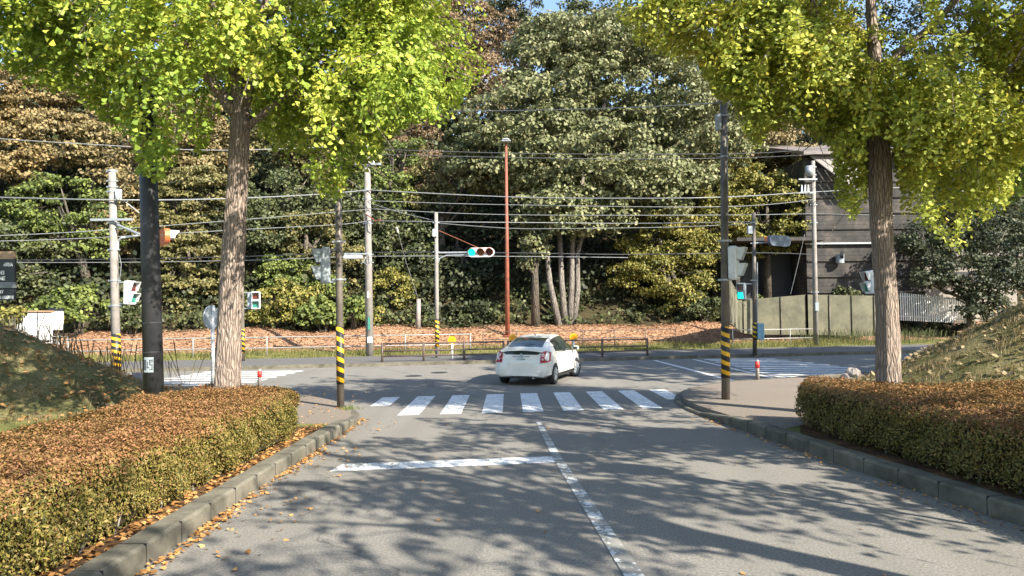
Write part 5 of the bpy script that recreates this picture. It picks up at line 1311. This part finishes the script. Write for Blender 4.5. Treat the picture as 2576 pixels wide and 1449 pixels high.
    tl_r = simple('tail_lamp_red', (.42, .02, .025), .15, 0, (.30, .015, .02), 20, 0, .8); tl_w = simple('tail_lamp_clear', (.75, .62, .60), .12, 0, (.55, .40, .40), 30, 0, .8)
    for s_ in (-1, 1):
        def fy(x, z): return face_y(x, z)
        pts = [(s_*.60, -.0, .70), (s_*.81, .03, .70), (s_*.872, .22, .74), (s_*.86, .33, 1.0), (s_*.73, .15, 1.045), (s_*.61, .11, 1.0)]
        v = [Vector(p) for p in pts]; cen = sum(v, Vector())/6+Vector((0, -.035, 0)); vb = [p+Vector((-s_*.01, .06, 0)) for p in v]
        mb = MB().add(v+[cen]+vb, [(i, (i+1) % 6, 6) if s_ > 0 else ((i+1) % 6, i, 6) for i in range(6)]+[(i, (i+1) % 6, 7+(i+1) % 6, 7+i) for i in range(6)])
        tlh = L('tail_light', mb, tl_r)
        for (xa, za, w_, h_) in ((.66, .93, .08, .07), (.665, .80, .05, .10), (.745, .80, .05, .12)):
            c_ = Vector((s_*(xa+.03), fy(xa, za)-.105+(.02 if xa > .7 else 0), za)); L('lamp_cell', MB().disc(c_, (s_*.35, -1, 0), w_*.62, .03, 14), tl_w, tlh)
        # wheels
        for nm, yy in (('rear', .80), ('front', 3.50)):
            wx = s_*.78; steer = R(-16) if nm == 'front' else 0
            ar = MB(); v = []; f = []; n = 22
            for i in range(n+1):
                a = R(-12)+R(204)*i/n
                for rr_, xx in ((.30, .868), (.352, .868), (.352, .80), (.30, .80)): v.append((s_*xx, yy+math.cos(a)*rr_, .30+math.sin(a)*rr_))
            for i in range(n):
                for k in range(4): a_ = i*4+k; b_ = i*4+(k+1) % 4; f.append((a_, b_, b_+4, a_+4))
            L('wheel_arch', ar.add(v, f), dk)
            rot = Matrix.Rotation(steer, 3, 'Z'); c_ = Vector((wx, yy, .305)); axd = rot @ Vector((s_, 0, 0))
            prof = [(-.09, .25), (-.095, .29), (-.07, .305), (.07, .305), (.098, .292), (.102, .25), (.085, .205)]
            v = []; f = []; n = 28; u1 = rot @ Vector((0, 1, 0)); u2 = Vector((0, 0, 1))
            for ax_, r_ in prof:
                for k in range(n): a = 2*math.pi*k/n; v.append(c_+axd*ax_+(u1*math.cos(a)+u2*math.sin(a))*r_)
            for i in range(len(prof)-1):
                for k in range(n): f.append((i*n+k, i*n+(k+1) % n, (i+1)*n+(k+1) % n, (i+1)*n+k))
            f.append(tuple(range(n)))
            wheel = L('tyre', MB().add(v, f), dk, root, True)
            rim = MB().disc(c_+axd*.070, axd, .205, .02, 24); 
            for k in range(9):
                a = 2*math.pi*k/9; d_ = u1*math.cos(a)+u2*math.sin(a)
                rim.tube([c_+axd*.085+d_*.03, c_+axd*.098+d_*.11, c_+axd*.088+d_*.20], [.022, .018, .026], 6)
            rim.disc(c_+axd*.09, axd, .04, .04, 12)
            L('rim', rim, M['galv'], wheel)
        # mirror
        mm = MB().box((s_*.97, 2.98, 1.0), (.20, .12, .15), bev=.035); mr = L('mirror', mm, paint); L('mirror_glass', MB().box((s_*.97, 2.915, 1.0), (.16, .01, .11)), glass, mr)
        L('door_handle', MB().box((s_*.872, 1.42, .88), (.02, .16, .03), bev=.008), paint); L('door_handle', MB().box((s_*.872, 2.32, .86), (.02, .16, .03), bev=.008), paint)
        L('window_trim', MB().box((s_*.852, 2.0, .962), (.012, 2.1, .012)), dk)
        L('door_seam', MB().box((s_*.866, 1.58, .62), (.004, .008, .62)), dk); L('door_seam', MB().box((s_*.866, 2.66, .60), (.004, .008, .60)), dk)
        L('window_pillar', MB().box((s_*.735, 1.98, 1.19), (.012, .07, .47), M=Matrix.Rotation(s_*-R(33), 3, 'Y')), dk)
        L('side_sill', MB().box((s_*.80, 2.15, .225), (.08, 2.0, .05)), dk)
    L('underbody', MB().box((0, 2.2, .24), (1.4, 3.9, .08)), dk)
    L('exhaust', MB().tube([(.38, .25, .24), (.38, .02, .235)], .03, 10), M['galv'])
    L('roof_antenna', MB().tube([(0, 1.55, 1.46), (0, 1.42, 1.53)], [.02, .006], 6), dk)
    L('rear_wiper', MB().box((.12, .50, 1.215), (.30, .02, .015), M=Matrix.Rotation(R(-4), 3, 'Y')), dk)
    return root
car()
print('FACES', sum(len(o.data.polygons) for o in bpy.data.objects if o.type == 'MESH'))
